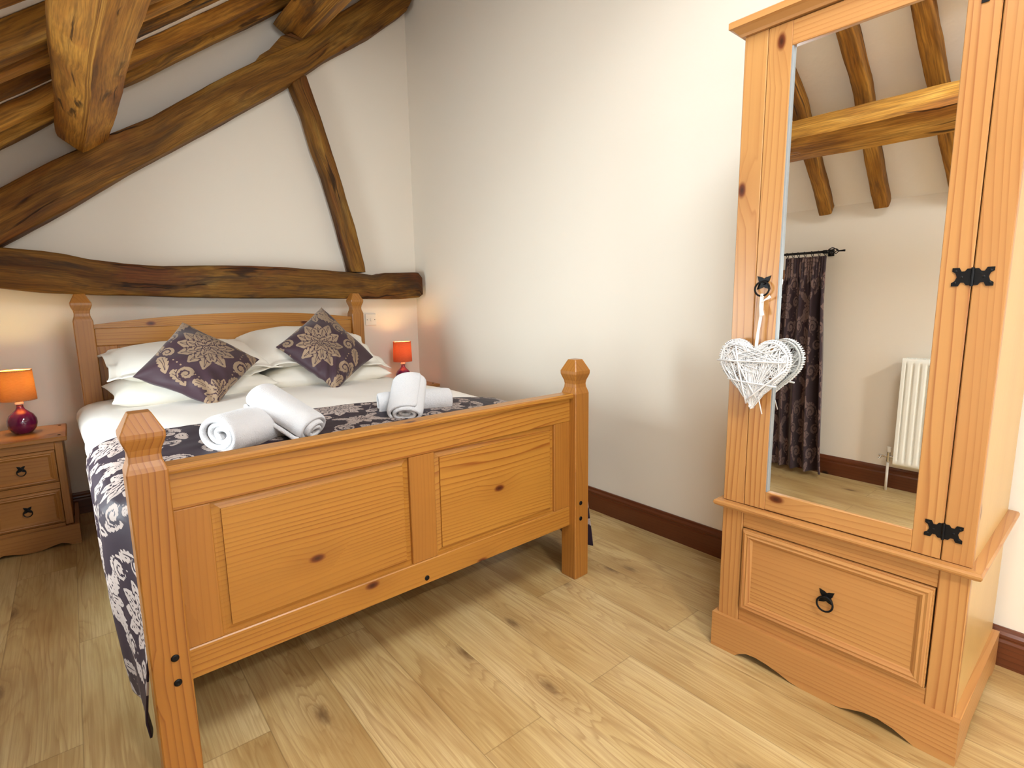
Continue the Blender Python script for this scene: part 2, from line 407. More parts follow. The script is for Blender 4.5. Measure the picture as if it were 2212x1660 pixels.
# ------------------------------------------------------------------ room shell
XL, YR = -2.72, -5.5; SL = .74; ZE = 1.69
def ceilz(x): return ZE+SL*(x-XL)
def box_obj(name, boxes, mat, axis='x', b=0.0005):
    m = MB()
    for lo, hi in boxes: m.box(lo, hi, axis, b)
    return m.build(name, mat)
struct(box_obj('floor', [((XL-.15, YR-.15, -.1), (.15, .15, 0))], M['floor']))
m = MB(); m.prism([(XL-.12, 0), (.12, 0), (.12, 3.85), (0, ceilz(0)+.01), (XL-.12, ceilz(XL-.12)+.01)], 1, 0, .12); struct(m.build('wall_back', M['wallp']))
struct(box_obj('wall_right', [((0, YR, 0), (.12, .12, 3.85))], M['wallp']))
WY0, WY1, WZ0, WZ1 = -2.14, -1.10, .52, 1.325
VY0, VY1, VZ1 = -5.30, -4.05, 1.50
lw = [((XL-.28, YR, 0), (XL, VY0, ZE)), ((XL-.28, VY1, 0), (XL, WY0, ZE)), ((XL-.28, WY1, 0), (XL, .12, ZE)), ((XL-.28, WY0, 0), (XL, WY1, WZ0)), ((XL-.28, WY0, WZ1), (XL, WY1, ZE)), ((XL-.28, VY0, 0), (XL, VY1, WZ0)), ((XL-.28, VY0, VZ1), (XL, VY1, ZE))]
struct(box_obj('wall_left', lw, M['wallp']))
DX0, DX1, DZ1 = -2.55, -.75, 2.15
m = MB()
m.prism([(XL-.12, 0), (DX0, 0), (DX0, DZ1), (XL-.12, ceilz(XL-.12))], 1, YR-.12, YR)
m.prism([(DX0, DZ1), (DX1, DZ1), (DX1, ceilz(DX1)), (DX0, ceilz(DX0)-.0)], 1, YR-.12, YR)
m.prism([(DX1, 0), (.12, 0), (.12, 3.85), (DX1, ceilz(DX1))], 1, YR-.12, YR)
struct(m.build('wall_rear', M['wallp']))
# ceiling slab on the slope, with an opening for a roof window near the camera end
m = MB()
def slab(x0, x1, y0, y1, m=m):
    vs = []
    for y in (y0, y1):
        for x, dz in ((x0, 0), (x1, 0), (x1, .14), (x0, .14)): vs.append((x, y, ceilz(x)+dz))
    m.add(vs, [(0, 1, 2, 3), (4, 5, 6, 7), (0, 1, 5, 4), (1, 2, 6, 5), (2, 3, 7, 6), (3, 0, 4, 7)])
HX0, HX1, HY0, HY1 = -1.74, -.98, -3.97, -3.10
slab(XL-.3, HX0, YR-.12, .12); slab(HX1, .12, YR-.12, .12); slab(HX0, HX1, YR-.12, HY0); slab(HX0, HX1, HY1, .12)
struct(m.build('ceiling', M['ceilp']))
M['glass'] = None
k = NT('window_glass', .02, .5)
tr = k.node('ShaderNodeBsdfTransparent'); tr.inputs[0].default_value = (.97, .99, .98, 1); gl = k.node('ShaderNodeBsdfGlossy'); gl.inputs['Roughness'].default_value = .01
mx = k.node('ShaderNodeMixShader'); fn = k.node('ShaderNodeFresnel'); fn.inputs[0].default_value = 1.2
k.link(fn.outputs[0], mx.inputs[0]); k.link(tr.outputs[0], mx.inputs[1]); k.link(gl.outputs[0], mx.inputs[2]); k.link(mx.outputs[0], k.out.inputs[0]); M['glass'] = k.m
# window by the bed, plus an unseen one added for fill light
for nm, wy0, wy1, wz1 in (('window_1', WY0, WY1, WZ1), ('added_window', VY0, VY1, VZ1)):
    wn = bpy.data.objects.new(nm, None); COL.objects.link(wn); wn.location = (XL, (wy0+wy1)/2, WZ0); struct(wn)
    m = MB(); hw = (wy1-wy0)/2; hh = wz1-WZ0
    for y0, y1 in ((-hw, -hw+.06), (-.03, .03), (hw-.06, hw)): m.box((-.14, y0, 0), (-.08, y1, hh), 'z')
    for z0, z1 in ((0, .06), (hh-.06, hh)): m.box((-.139, -hw, z0), (-.081, hw, z1), 'y')
    m.build('window_frame', M['pine_bedside'], wn)
    for a_, b_ in ((-hw+.06, -.03), (.03, hw-.06)):
        m = MB(); m.box((-.113, a_, .06), (-.107, b_, hh-.06), 'z', .0002); m.build('pane', M['glass'], wn)
    m = MB(); m.box((-.08, -hw, .0), (.03, hw, .025), 'y'); m.build('window_sill', M['pine_bedside'], wn)
# glazed doors added to the unseen rear wall to let in fill light
dr = bpy.data.objects.new('added_door', None); COL.objects.link(dr); dr.location = (DX0, YR, 0); struct(dr)
m = MB(); dw = DX1-DX0
for x0, x1 in ((0, .09), (dw/2-.08, dw/2+.08), (dw-.09, dw)): m.box((x0, -.09, 0), (x1, -.04, DZ1), 'z')
for z0, z1 in ((0, .2), (DZ1-.1, DZ1)): m.box((0, -.089, z0), (dw, -.041, z1), 'x')
m.build('door_frame', M['pine_bedside'], dr)
for a_, b_ in ((.09, dw/2-.08), (dw/2+.08, dw-.09)):
    m = MB(); m.box((a_, -.068, .2), (b_, -.062, DZ1-.1), 'z', .0002); m.build('pane', M['glass'], dr)
# roof window
rw = bpy.data.objects.new('window_2', None); COL.objects.link(rw); rw.location = ((HX0+HX1)/2, (HY0+HY1)/2, ceilz((HX0+HX1)/2)); rw.rotation_euler = (0, -math.atan(SL), 0); struct(rw)
hl = (HX1-HX0)/2/math.cos(math.atan(SL)); hy = (HY1-HY0)/2
m = MB()
for a_, b_ in ((-hl, -hl+.05), (hl-.05, hl)): m.box((a_, -hy, .06), (b_, hy, .11), 'y')
for a_, b_ in ((-hy, -hy+.05), (hy-.05, hy)): m.box((-hl, a_, .061), (hl, b_, .109), 'x')
m.build('window_frame', M['pine_bedside'], rw)
m = MB(); m.box((-hl+.05, -hy+.05, .082), (hl-.05, hy-.05, .088), 'x', .0002); m.build('pane', M['glass'], rw)

# skirting boards, moulded top
SK = [(0, 0), (.020, 0), (.020, .080), (.017, .088), (.0175, .092), (.020, .096), (.019, .104), (.012, .112), (.009, .120), (.006, .1225), (0, .1225)]
def skirt(name, kind, a, b):
    m = MB()
    if kind == 'x+': poly = [(-p[0], p[1]) for p in SK]; m.prism(poly, 1, a, b, 'y')       # right wall, x = 0
    if kind == 'x-': poly = [(XL+p[0], p[1]) for p in SK]; m.prism(poly, 1, a, b, 'y')
    if kind == 'y+': poly = [(-p[0], p[1]) for p in SK]; m.prism(poly, 0, a, b, 'x')
    if kind == 'y-': poly = [(YR+p[0], p[1]) for p in SK]; m.prism(poly, 0, a, b, 'x')
    struct(m.build(name, M['mahog']))
skirt('baseboard_right', 'x+', YR, 0); skirt('baseboard_left', 'x-', YR, 0); skirt('baseboard_back', 'y+', XL+.021, -.021); skirt('baseboard_rear', 'y-', DX1, -.021)

# ------------------------------------------------------------------ roof timbers
def interp(P, x):
    for (a, b), (c, d) in zip(P, P[1:]):
        if a <= x <= c: return b+(d-b)*(x-a)/(c-a)
    if x < P[0][0]: (a, b), (c, d) = P[0], P[1]
    else: (a, b), (c, d) = P[-2], P[-1]
    return b+(d-b)*(x-a)/(c-a)
def rrect(c, ax, ay, hx, hy, rad=.007, seed=0., s=0., rough=.003, n=6):
    # rounded rectangle ring around c in plane of unit vectors ax, ay
    pts = []
    for qx, qy, t0 in ((1, 1, 0), (-1, 1, 90), (-1, -1, 180), (1, -1, 270)):
        for k_ in range(3):
            t = R(t0+45*k_); pts.append((qx*(hx-rad)+rad*math.cos(t), qy*(hy-rad)+rad*math.sin(t)))
    out = []
    for i, p in enumerate(pts):
        q = pts[(i+1) % len(pts)]; L = math.hypot(q[0]-p[0], q[1]-p[1]); kk = 4 if i % 3 == 2 else 1
        for j in range(kk): out.append((p[0]+(q[0]-p[0])*j/kk, p[1]+(q[1]-p[1])*j/kk))
    ring = []
    for x, y in out:
        d = rough*(nz(x*14+seed, y*14, s*5)+.6*nz(x*30, y*30+seed, s*14)); l = math.hypot(x, y) or 1
        ring.append(Vector(c)+Vector(ax)*(x+x/l*d)+Vector(ay)*(y+y/l*d))
    return ring
def wallbeam(name, U, L, x0, x1, y0, y1, mat, step=.03, seed=0, par=None):
    m = MB(); rings = []; gl = []; n = int((x1-x0)/step)
    for i in range(n+1):
        x = x0+(x1-x0)*i/n; zu = interp(U, x); zl = interp(L, x)
        rings.append(rrect((x, (y0+y1)/2, (zu+zl)/2), (0, 1, 0), (0, 0, 1), (y1-y0)/2, (zu-zl)/2, .008, seed, x)); gl.append(x*1.15)
    m.sections(rings, gl); return m.build(name, mat, par, 50)
PU = [(-2.9, 1.28), (-2.32, 1.72), (-2.128, 1.866), (-2.008, 1.944), (-1.872, 2.037), (-1.656, 2.173), (-1.355, 2.407), (-1.093, 2.595), (-0.781, 2.808), (-0.583, 2.993), (-0.417, 3.13), (-.1, 3.4), (0, 3.47)]
PL = [(-2.9, 1.08), (-2.351, 1.454), (-2.079, 1.645), (-1.772, 1.883), (-1.481, 2.089), (-1.215, 2.28), (-0.91, 2.503), (-0.639, 2.732), (-0.318, 2.959), (-0.074, 3.163), (-0.024, 3.252), (0, 3.30)]
tag(wallbeam('principal_rafter', PU, PL, XL+.005, -.012, -.16, -.004, M['oak_a'], seed=1), 'long sloping dark oak truss beam rising against the back wall to the corner', 'beam')
TU = [(-2.75, 1.45), (-2.353, 1.44), (-2.214, 1.433), (-2.111, 1.419), (-2.028, 1.398), (-1.866, 1.378), (-1.69, 1.371), (-1.498, 1.381), (-1.237, 1.386), (-1.008, 1.381), (-0.758, 1.369), (-0.584, 1.36), (-0.413, 1.34), (-0.337, 1.361), (-0.069, 1.371), (-0.038, 1.336)]
TL = [(-2.75, 1.27), (-2.376, 1.248), (-2.237, 1.225), (-2.048, 1.214), (-1.84, 1.208), (-1.565, 1.196), (-1.253, 1.188), (-0.9, 1.187), (-0.496, 1.178), (-0.192, 1.174), (-0.061, 1.185), (-0.035, 1.206)]
tag(wallbeam('tie_beam', TU, TL, XL+.005, -.036, -.165, -.004, M['oak_d'], seed=5), 'wavy horizontal dark oak tie beam above the pine headboard', 'beam')
# leaning strut between the two
m = MB(); rings = []; gl = []
SLp = [(1.355, -.566), (1.726, -.652), (1.981, -.714), (2.13, -.767), (2.356, -.825), (2.525, -.89), (2.60, -.905)]
SRp = [(1.344, -.467), (1.411, -.471), (1.672, -.526), (1.896, -.587), (2.182, -.668), (2.408, -.735), (2.592, -.795), (2.66, -.81)]
n = 44
for i in range(n+1):
    z = 1.365+(2.585-1.365)*i/n; a = interp(SLp, z); b = interp(SRp, z)
    zz_ = z+ (0 if i < n else 0)
    rings.append(rrect(((a+b)/2, -.075, zz_), (1, 0, 0), (0, 1, 0), (b-a)/2, .052, .012, 9, z)); gl.append(z)
m.sections(rings, gl); tag(m.build('truss_strut', M['oak_a'], None, 50), 'thin crooked oak strut leaning between the tie beam and the sloping beam', 'beam')
# wedge cleat sitting on the sloping beam
m = MB(); m.prism([(-1.120, 2.560), (-1.079, 2.625), (-1.022, 2.672), (-0.945, 2.768), (-0.885, 2.80), (-.80, 2.785), (-.90, 2.70)], 1, -.155, -.02, 'x')
tag(m.build('beam_cleat', M['oak_a']), 'small wedge of oak on the sloping beam below the upper purlin', 'beam')
# purlins: long timbers running towards the camera
SAG = [(0, 0), (.3, 0), (2.1, -.075), (2.45, -.095), (3.2, -.10), (6, -.10)]
def purlin(name, sec, y0, y1, label, mat, seed, drift=(0, 0)):
    m = MB(); rings = []; gl = []; n = int((y0-y1)/.05)
    # subdivide section edges
    for i in range(n+1):
        y = y0+(y1-y0)*i/n; ring = []
        for (a, b), (c, d) in zip(sec, sec[1:]+sec[:1]):
            for j in range(5):
                x = a+(c-a)*j/5; z = b+(d-b)*j/5
                if j == 0: # ease the arris
                    cx = sum(p[0] for p in sec)/len(sec); cz = sum(p[1] for p in sec)/len(sec); x += (cx-x)*.03; z += (cz-z)*.03
                dd = .006*nz(x*9+seed, z*9, y*1.6)+.003*nz(x*25+seed, z*25, y*9)
                wx = .018*nz(seed, 0, y*.9)
                ring.append((x+dd+wx-.018*nz(seed, 0, y0*.9), y, z+dd+interp(SAG, -y)))
        rings.append(ring); gl.append(y)
    m.sections(rings, gl); return tag(m.build(name, mat, None, 35), label, 'beam')
purlin('purlin', [(-1.985, 1.925), (-1.870, 2.012), (-1.955, 2.125), (-2.085, 2.075), (-2.078, 1.995)], -.165, -5.45, 'big square oak purlin running overhead from the sloping beam, lower of the two', M['oak_b'], 3)
purlin('purlin', [(-.815, 2.780), (-.68, 2.875), (-.76, 3.00), (-.90, 2.955), (-.965, 2.862)], -.07, -5.45, 'dark upper purlin whose end rests high on the sloping beam beside the wedge', M['oak_c'], 8)
# common rafters up the slope
th = math.atan(SL); ct, st_ = math.cos(th), math.sin(th)
RY = [-.128, -.398, -.690, -1.028, -1.235, -1.600, -1.93, -2.375, -2.672, -3.01, -3.33, -3.65, -4.05, -4.35, -4.65, -4.95, -5.25]
for k_, y in enumerate(RY):
    m = MB(); rings = []; gl = []; sd = k_*3.7; x1 = HX0-.07 if HY0 < y < HY1 else -.05
    n = 90; L = (x1-(XL+.012))/ct
    for i in range(n+1):
        s = L*i/n; x = XL+.012+s*ct; z = ceilz(x)-.001
        hw_ = (.046 if k_ < 7 else .035)+.006*nz(sd, 1, s*1.3); hd = (.036, .034, .022, .040, .048)[min(k_, 4)]+.006*nz(sd, 7, s*1.7) if k_ < 5 else .036+.006*nz(sd, 7, s*1.7)
        cy = y+(.012 if k_ < 7 else .02)*nz(sd+5, 3, s*.9)-(.06*min(1, s/.8) if k_ in (7, 8) else 0)
        if k_ == 0: cy = min(cy, y+.02)
        rings.append(rrect((x+st_*hd, cy, z-ct*hd), (0, 1, 0), (-st_, 0, ct), hw_, hd, .007, sd, s, .004)); gl.append(s)
    m.sections(rings, gl)
    if k_ < 1: lb = 'rough oak rafter against the back wall, lowest in the stack seen at top left'
    else: lb = 'rough brown oak rafter crossing the plaster slope above the purlins'
    tag(m.build('rafter', M[('oak_c', 'oak_f', 'oak_e', 'oak_f', 'oak_e', 'oak_c')[k_ % 6]] if k_ < 7 else M['oak_c'], None, 50), lb, 'beam', 'rafters on the sloping ceiling' if k_ else None)

# trimmer below the roof window, between two rafters
m = MB(); rings = []; gl = []
for i in range(24):
    y = -3.045-.95*i/23; x = HX0-.035; z = ceilz(x)-.035
    rings.append(rrect((x, y, z), (ct, 0, st_), (-st_, 0, ct), .034, .034, .006, 77, y, .003)); gl.append(y)
m.sections(rings, gl); tag(m.build('trimmer', M['oak_d'], None, 50), 'short reddish oak trimmer between rafters below the roof window', 'beam')

# ------------------------------------------------------------------ shared furniture pieces
def ring_pull(name, parent, at, s=1.):
    # at: centre of plate on the face; face looks along -Y of parent frame
    x, y, z = at; m = MB(); t = .0025
    o = .0185*s; i_ = .0085*s; nn = .005*s
    poly = []
    star = [(-o, o), (-nn, o*.78), (0, o*.60), (nn, o*.78), (o, o), (o*.78, nn), (o*.60, 0), (o*.78, -nn), (o, -o), (nn, -o*.78), (0, -o*.6), (-nn, -o*.78), (-o, -o), (-o*.78, -nn), (-o*.6, 0), (-o*.78, nn)]
    poly = [(x+a, z+b) for a, b in star]
    m.prism(poly, 1, y-t, y, 'x')
    m.lathe([(.0, -.006), (.006*s, -.005), (.0065*s, 0), (.004*s, .004), (0, .005)], x, y-.006, 12)
    for v_i in range(len(m.v)-60, len(m.v)):
        pv = m.v[v_i]; m.v[v_i] = (pv[0], y-.004+(pv[2])*1., z+(pv[1]-(y-.006)))
    rr = .0195*s; pts = [(x+rr*math.sin(a), y-.009-.004*(1-math.cos(a))*.5, z-rr+rr*math.cos(a)+.003) for a in [2*math.pi*i/28 for i in range(28)]]
    m.tube(pts, .0026*s, 8, closed=True)
    return m.build(name, M['iron'], parent, 40)
def moulding_frame(m, x0, x1, z0, z1, y, w=.026, d=.008, b=.0):
    # picture-frame moulding standing on a face at y (front -Y), mitred
    prof = [(0, 0), (0, -d*.6), (w*.25, -d), (w*.45, -d*.75), (w*.6, -d*.9), (w*.85, -d*.35), (w, 0)]
    def ringpts(t): return [(x0+t, z0+t), (x1-t, z0+t), (x1-t, z1-t), (x0+t, z1-t)]
    off = m.off()
    for side in range(4):
        vs = []; gs = []
        for t, dy in prof:
            r_ = ringpts(t); p, q = r_[side], r_[(side+1) % 4]
            for P_ in (p, q):
                vs.append((P_[0], y+dy, P_[1])); al, ac = (P_[0], P_[1]) if side % 2 == 0 else (P_[1], P_[0])
                gs.append((al+off[0]+side, ac+off[1], off[2]))
        fs = [[2*i, 2*i+1, 2*i+3, 2*i+2] for i in range(len(prof)-1)]
        m.add(vs, fs, gs)
def raised_panel(m, x0, x1, z0, z1, ybase, yfront, bev=.022, margin=.012, th=.012, axis='x'):
    off = m.off()
    m.box((x0-.01, ybase, z0-.01), (x1+.01, ybase+th, z1+.01), axis, .0005, off=off)
    a = [(x0+margin, ybase, z0+margin), (x1-margin, ybase, z0+margin), (x1-margin, ybase, z1-margin), (x0+margin, ybase, z1-margin)]
    mm = margin+bev
    st = .0035
    c = [(x0+mm, ybase-.003, z0+mm), (x1-mm, ybase-.003, z0+mm), (x1-mm, ybase-.003, z1-mm), (x0+mm, ybase-.003, z1-mm)]
    b = [(p[0], yfront, p[2]) for p in c]
    vs = a+c+b; fs = [[0, 1, 5, 4], [1, 2, 6, 5], [2, 3, 7, 6], [3, 0, 4, 7], [4, 5, 9, 8], [5, 6, 10, 9], [6, 7, 11, 10], [7, 4, 8, 11], [8, 9, 10, 11]]
    m.add(vs, fs, None, False, 0, axis, off)

# ------------------------------------------------------------------ bed
BX, BY, BR = -2.0755, -2.3732, .0228
BW = 1.519; YH = 1.993; PW = .0794
bed = thing('bed', (BX, BY, 0), 'honey pine double bed with shaped corner posts and panelled footboard', 'bed', BR)
def post(x, y, top):  # top = shoulder height
    m = MB(); h = PW/2; cx, cy = x+h, y+h
    prof = [(0, h-.002), (.004, h), (top, h), (top+.011, h-.003), (top+.024, h-.0075), (top+.038, h-.0088), (top+.052, h-.0065), (top+.066, h-.001), (top+.076, h+.0022), (top+.080, h+.0028), (top+.090, h+.0028), (top+.132, h-.0175), (top+.134, h-.019)]
    vs = []; fs = []; off = m.off()
    bv = .003
    for z, w in prof:
        for dx, dy in ((-w+bv, -w), (w-bv, -w), (w, -w+bv), (w, w-bv), (w-bv, w), (-w+bv, w), (-w, w-bv), (-w, -w+bv)): vs.append((cx+dx, cy+dy, z))
    for k in range(len(prof)-1):
        for i in range(8): j = (i+1) % 8; fs.append([k*8+i, k*8+j, k*8+8+j, k*8+8+i])
    fs.append(list(range(8))); fs.append([len(vs)-8+i for i in range(8)])
    m.add(vs, fs, None, False, 0, 'z', off)
    return m.build('bed_post', M['pine_post'], bed)
def bolt(parent, x, y, z, r=.0085):
    m = MB(); pts = [(r, 0), (r, .0015), (r*.8, .0028), (r*.35, .003), (0, .0022)]
    vs = []; fs = []; n = 20
    for rr, d in pts:
        for i in range(n): t = 2*math.pi*i/n; vs.append((x+rr*math.cos(t), y-d, z+rr*math.sin(t)))
    for k in range(len(pts)-1):
        for i in range(n): j = (i+1) % n; fs.append([k*n+i, k*n+j, k*n+n+j, k*n+n+i])
    m.add(vs, fs, None, True); return m.build('bolt_cap', M['iron'], parent)
p1 = post(0, 0, .779); p2 = post(BW-PW, 0, .779)
post(0, YH, 1.079); post(BW-PW, YH, 1.079)
for z in (.322, .258): bolt(p1, .048, -.0002, z, .0088)
for z in (.326, .260): bolt(p2, 1.471, -.0002, z, .0088)
x0, x1 = PW, BW-PW
m = MB(); m.box((x0, .030, .668), (x1, .058, .762), 'x', .003); m.box((x0, .030, .230), (x1, .058, .312), 'x', .003)
fb = m.build('footboard', M['pine'], bed)
m = MB(); m.prism([(.016, .762), (.013, .768), (.013, .777), (.018, .7815), (.068, .7815), (.072, .777), (.072, .768), (.069, .762)], 0, x0, x1, 'x'); m.build('cap_rail', M['pine'], fb)
for a, b in ((x0, .160), (.711, .803), (1.352, x1)):
    m = MB(); m.box((a, .0315, .3122), (b, .056, .6678), 'z', .002); m.build('stile', M['pine_post'], fb)
for a, b in ((.160, .711), (.803, 1.352)):
    m = MB(); raised_panel(m, a, b, .3122, .6678, .044, .0345, .014, .008, .010); m.build('raised_panel', M['pine'], fb)
bolt(fb, .757, .0298, .251, .0085)
# headboard
yh = YH+.022
m = MB()
m.box((x0, yh, .952), (x1, yh+.030, 1.0415), 'x', .003); m.box((x0, yh, .44), (x1, yh+.030, .54), 'x', .003)
arc = [(x0, 1.043)]+[(x1, 1.043)]+[(x0+(x1-x0)*(1-t), 1.060+.043*(1-(2*(1-t)-1)**2)) for t in [i/24 for i in range(25)]]
m.prism(arc, 1, yh+.002, yh+.028, 'x')
hb = m.build('headboard', M['pine'], bed)
for a, b in ((x0, .166), (.711, .803), (1.352, x1)):
    m = MB(); m.box((a, yh+.0015, .5402), (b, yh+.026, .9518), 'z', .002); m.build('stile', M['pine_post'], hb)
for a, b in ((.166, .711), (.803, 1.352)):
    m = MB(); raised_panel(m, a, b, .5402, .9518, yh+.014, yh+.0045, .014, .010, .010); m.build('raised_panel', M['pine'], hb)
for xx in (.022, BW-.022-.024):
    m = MB(); m.box((xx, PW, .26), (xx+.024, YH, .40), 'y', .003); m.build('side_rail', M['pine'], bed)
m = MB()
for i in range(12): m.box((.047, .14+i*.155, .30), (BW-.047, .21+i*.155, .318), 'x', .002)
m.build('slat', M['pine'], bed)

def bedpt(o): o.location = bed.location; o.rotation_euler = bed.rotation_euler; return o
def place(o, x, y, z):  # bed-local to world for a top-level object
    c, s = math.cos(BR), math.sin(BR); o.location = (BX+x*c-y*s, BY+x*s+y*c, z); return o
# mattress
m = MB(); rings = []
for y, e in ((.088, .02), (.10, .004), (.13, 0), (1.95, 0), (1.975, .006), (1.985, .02)):
    rings.append(rrect((BW/2, y, .475), (1, 0, 0), (0, 0, 1), .69-e, .155-e, .05, 0, 0, 0))
m.sections(rings, [0]*6)
mt = m.build('mattress', M['linen'], None, 60); bedpt(mt); tag(mt, 'white mattress on the pine bed under the duvet', 'mattress')

# duvet
prof = [(.040, .50), (.020, .505), (-.008, .525), (-.028, .565), (-.036, .605), (-.032, .640), (-.014, .664), (.012, .678), (.06, .688), (.13, .692)]
left = prof; right = [(BW-x, z) for x, z in reversed(prof)]
mid = [(.13+(BW-.26)*t, .692+.006*math.sin(math.pi*t)) for t in [i/26 for i in range(1, 26)]]
cross = left+mid+right
# resample the cross path finely
def resample(P, n):
    P = np.array(P); d = np.r_[0, np.cumsum(np.hypot(*(np.diff(P, axis=0).T)))]; t = np.linspace(0, d[-1], n)
    return np.stack([np.interp(t, d, P[:, 0]), np.interp(t, d, P[:, 1])], 1), t
cr, ct_ = resample(cross, 150)
ys = np.linspace(.090, 1.985, 120)
P = np.zeros((len(ys), len(cr), 3))
def topz(x, y):
    # how far the duvet surface dips towards the foot, with soft creases
    return -.022*max(0, 1-(y-.1)/.8)-.012*max(0, (y-1.7)/.3)+.006*nz(x*2.4, y*2.1, 3)+.004*nz(x*7, y*4, 9)
for i, y in enumerate(ys):
    for j, (x, z) in enumerate(cr):
        w = min(1, max(0, (z-.5)/.17)); wv = topz(x, y)*w
        side = (1-w)+.3
        fold = .005*math.sin(y*17+nz(y*2, 1, 2)*4)*side
        sg = -1 if x < BW/2 else 1
        edge = min(1, (y-.09)/.03, 1)
        ic = min(1, max(0, (y-.09)/.20)); ic = ic*ic*(3-2*ic); lim = .012
        xo = x+sg*fold*(z < .66)
        if sg < 0: xo = max(xo, lim)*(1-ic)+xo*ic
        P[i, j] = (xo, y, z+wv-.0*(1-edge)-(.03*(1-min(1, (y-.088)/.02)) if y < .11 else 0))
duv = grid_mesh('duvet', P, M['duvet']); bedpt(duv); tag(duv, 'plain white duvet spread over the mattress of the pine bed', 'duvet')
sm = duv.modifiers.new('thick', 'SOLIDIFY'); sm.thickness = .02; sm.offset = -1

# damask runner across the foot
rp = [(-.010, .085), (-.018, .16), (-.028, .30), (-.034, .42), (-.038, .52), (-.042, .575), (-.043, .608), (-.039, .646), (-.020, .674), (.012, .688), (.06, .698), (.13, .702)]
rpr = [(BW-x, z) for x, z in reversed(rp[4:])]+[(BW+.082, .42), (BW+.095, .28), (BW+.118, .15), (BW+.135, .05)]
rc, rt_ = resample(rp+[(x, z+.010) for x, z in mid]+rpr, 620)
nr = 170; P = np.zeros((nr, len(rc), 3)); U = np.zeros((nr, len(rc))); V = np.zeros_like(U)
for i in range(nr):
    f = i/(nr-1)
    for j, (x, z) in enumerate(rc):
        far = .86-.10*min(1, max(0, x/1.4))**1.4-.16*max(0, (x-.9)/.6) if x < BW+.02 else .60
        y = .088+(far-.088)*f
        w = min(1, max(0, (z-.5)/.17)); hang = 1-w
        fold = (.008*math.sin(y*19+1.2)+.004*math.sin(y*43))*hang*(1 if x < BW/2 else 1.8)*min(1, (.62-z)*4 if z < .62 else 0)
        flare = 0
        if x < BW/2: flare = -.004*hang*f
        sg = -1 if x < BW/2 else 1
        zz = z+topz(x, y)*w
        if x > BW/2 and z < .5: zz = z
        ic = min(1, max(0, (y-.088)/.20)); ic = ic*ic*(3-2*ic); xo = x+sg*fold+flare
        if sg < 0: xo = max(xo, .011-.030*min(1, max(0, (.34-z)*4)))*(1-ic)+xo*ic
        P[i, j] = (xo, y, zz+.003*nz(x*14, y*14, 4)*w)
        U[i, j] = rt_[j]; V[i, j] = y
run = grid_mesh('bed_runner', P, M['damask_run'], None, damask(U*1.0+.07, V+.12, .37, .43)); bedpt(run)
sm = run.modifiers.new('thick', 'SOLIDIFY'); sm.thickness = .005; sm.offset = 1
tag(run, 'plum and silver damask bed runner draped across the foot of the white duvet', 'bed runner')

# pillows
def pillow(name, w, d, t, flange=0., seed=0, sag=0.):
    n = 56; us = np.linspace(-1, 1, n); m = MB(); vs = []; fs = []
    def surf(s_):
        for i, u in enumerate(us):
            for j, v in enumerate(us):
                fu = 1-flange/(w/2); fv = 1-flange/(d/2)
                uu = min(1, abs(u)/fu); vv = min(1, abs(v)/fv)
                h = t/2*max(0, (1-uu**3.2))**.55*max(0, (1-vv**3.2))**.55
                pin = 1-.07*(1-abs(v)**2)*abs(u)**3; pin2 = 1-.07*(1-abs(u)**2)*abs(v)**3
                x = u*w/2*pin; y = v*d/2*pin2
                wr = .006*nz(x*9+seed, y*9, s_)*(1 if h > .01 else .6)
                fl = .012*math.sin(u*9+seed)*(abs(v) > fv)+.012*math.sin(v*8+seed*2)*(abs(u) > fu) if flange else 0
                vs.append((x, y, s_*(h+.003)+wr*(1 if h > .005 else .3)+fl-sag*(u*u)))
    surf(1); surf(-1)
    N = n*n
    for i in range(n-1):
        for j in range(n-1):
            a = i*n+j; fs.append([a, a+1, a+n+1, a+n]); fs.append([N+a, N+a+n, N+a+n+1, N+a+1])
    for i in range(n-1):
        for a, b in ((i, i+1), ((n-1)*n+i, (n-1)*n+i+1), (i*n, (i+1)*n), (i*n+n-1, (i+1)*n+n-1)): fs.append([a, b, N+b, N+a])
    m.add(vs, fs, None, True)
    return m.build(name, M['linen'], None)
def pose(o, x, y, z, rx=0, ry=0, rz=0):
    place(o, x, y, z); o.rotation_euler = (Matrix.Rotation(BR, 3, 'Z') @ Matrix.Rotation(R(rz), 3, 'Z') @ Matrix.Rotation(R(rx), 3, 'X') @ Matrix.Rotation(R(ry), 3, 'Y')).to_euler(); return o
G = 'white pillows against the headboard'
tag(pose(pillow('pillow', .72, .44, .135, 0, 1), .44, 1.765, .742, 4, -1, 1), 'white plain pillow at left, bottom of its pair, nearest the left bedside table', 'pillow', G)
tag(pose(pillow('pillow', .72, .44, .135, 0, 4), 1.115, 1.775, .742, 4, 1, -2), 'white plain pillow at right, bottom of its pair, behind the right cushion', 'pillow', G)
tag(pose(pillow('pillow', .76, .50, .15, .045, 2), .452, 1.795, .872, 12, 0, 1), 'white pillow with flat flanged edge at left, resting on the plain left pillow', 'pillow', G)
tag(pose(pillow('pillow', .84, .50, .16, .05, 6, .05), 1.07, 1.790, .905, 20, 3, -3), 'white pillow with flat flanged edge at right, behind the right damask cushion', 'pillow', G)

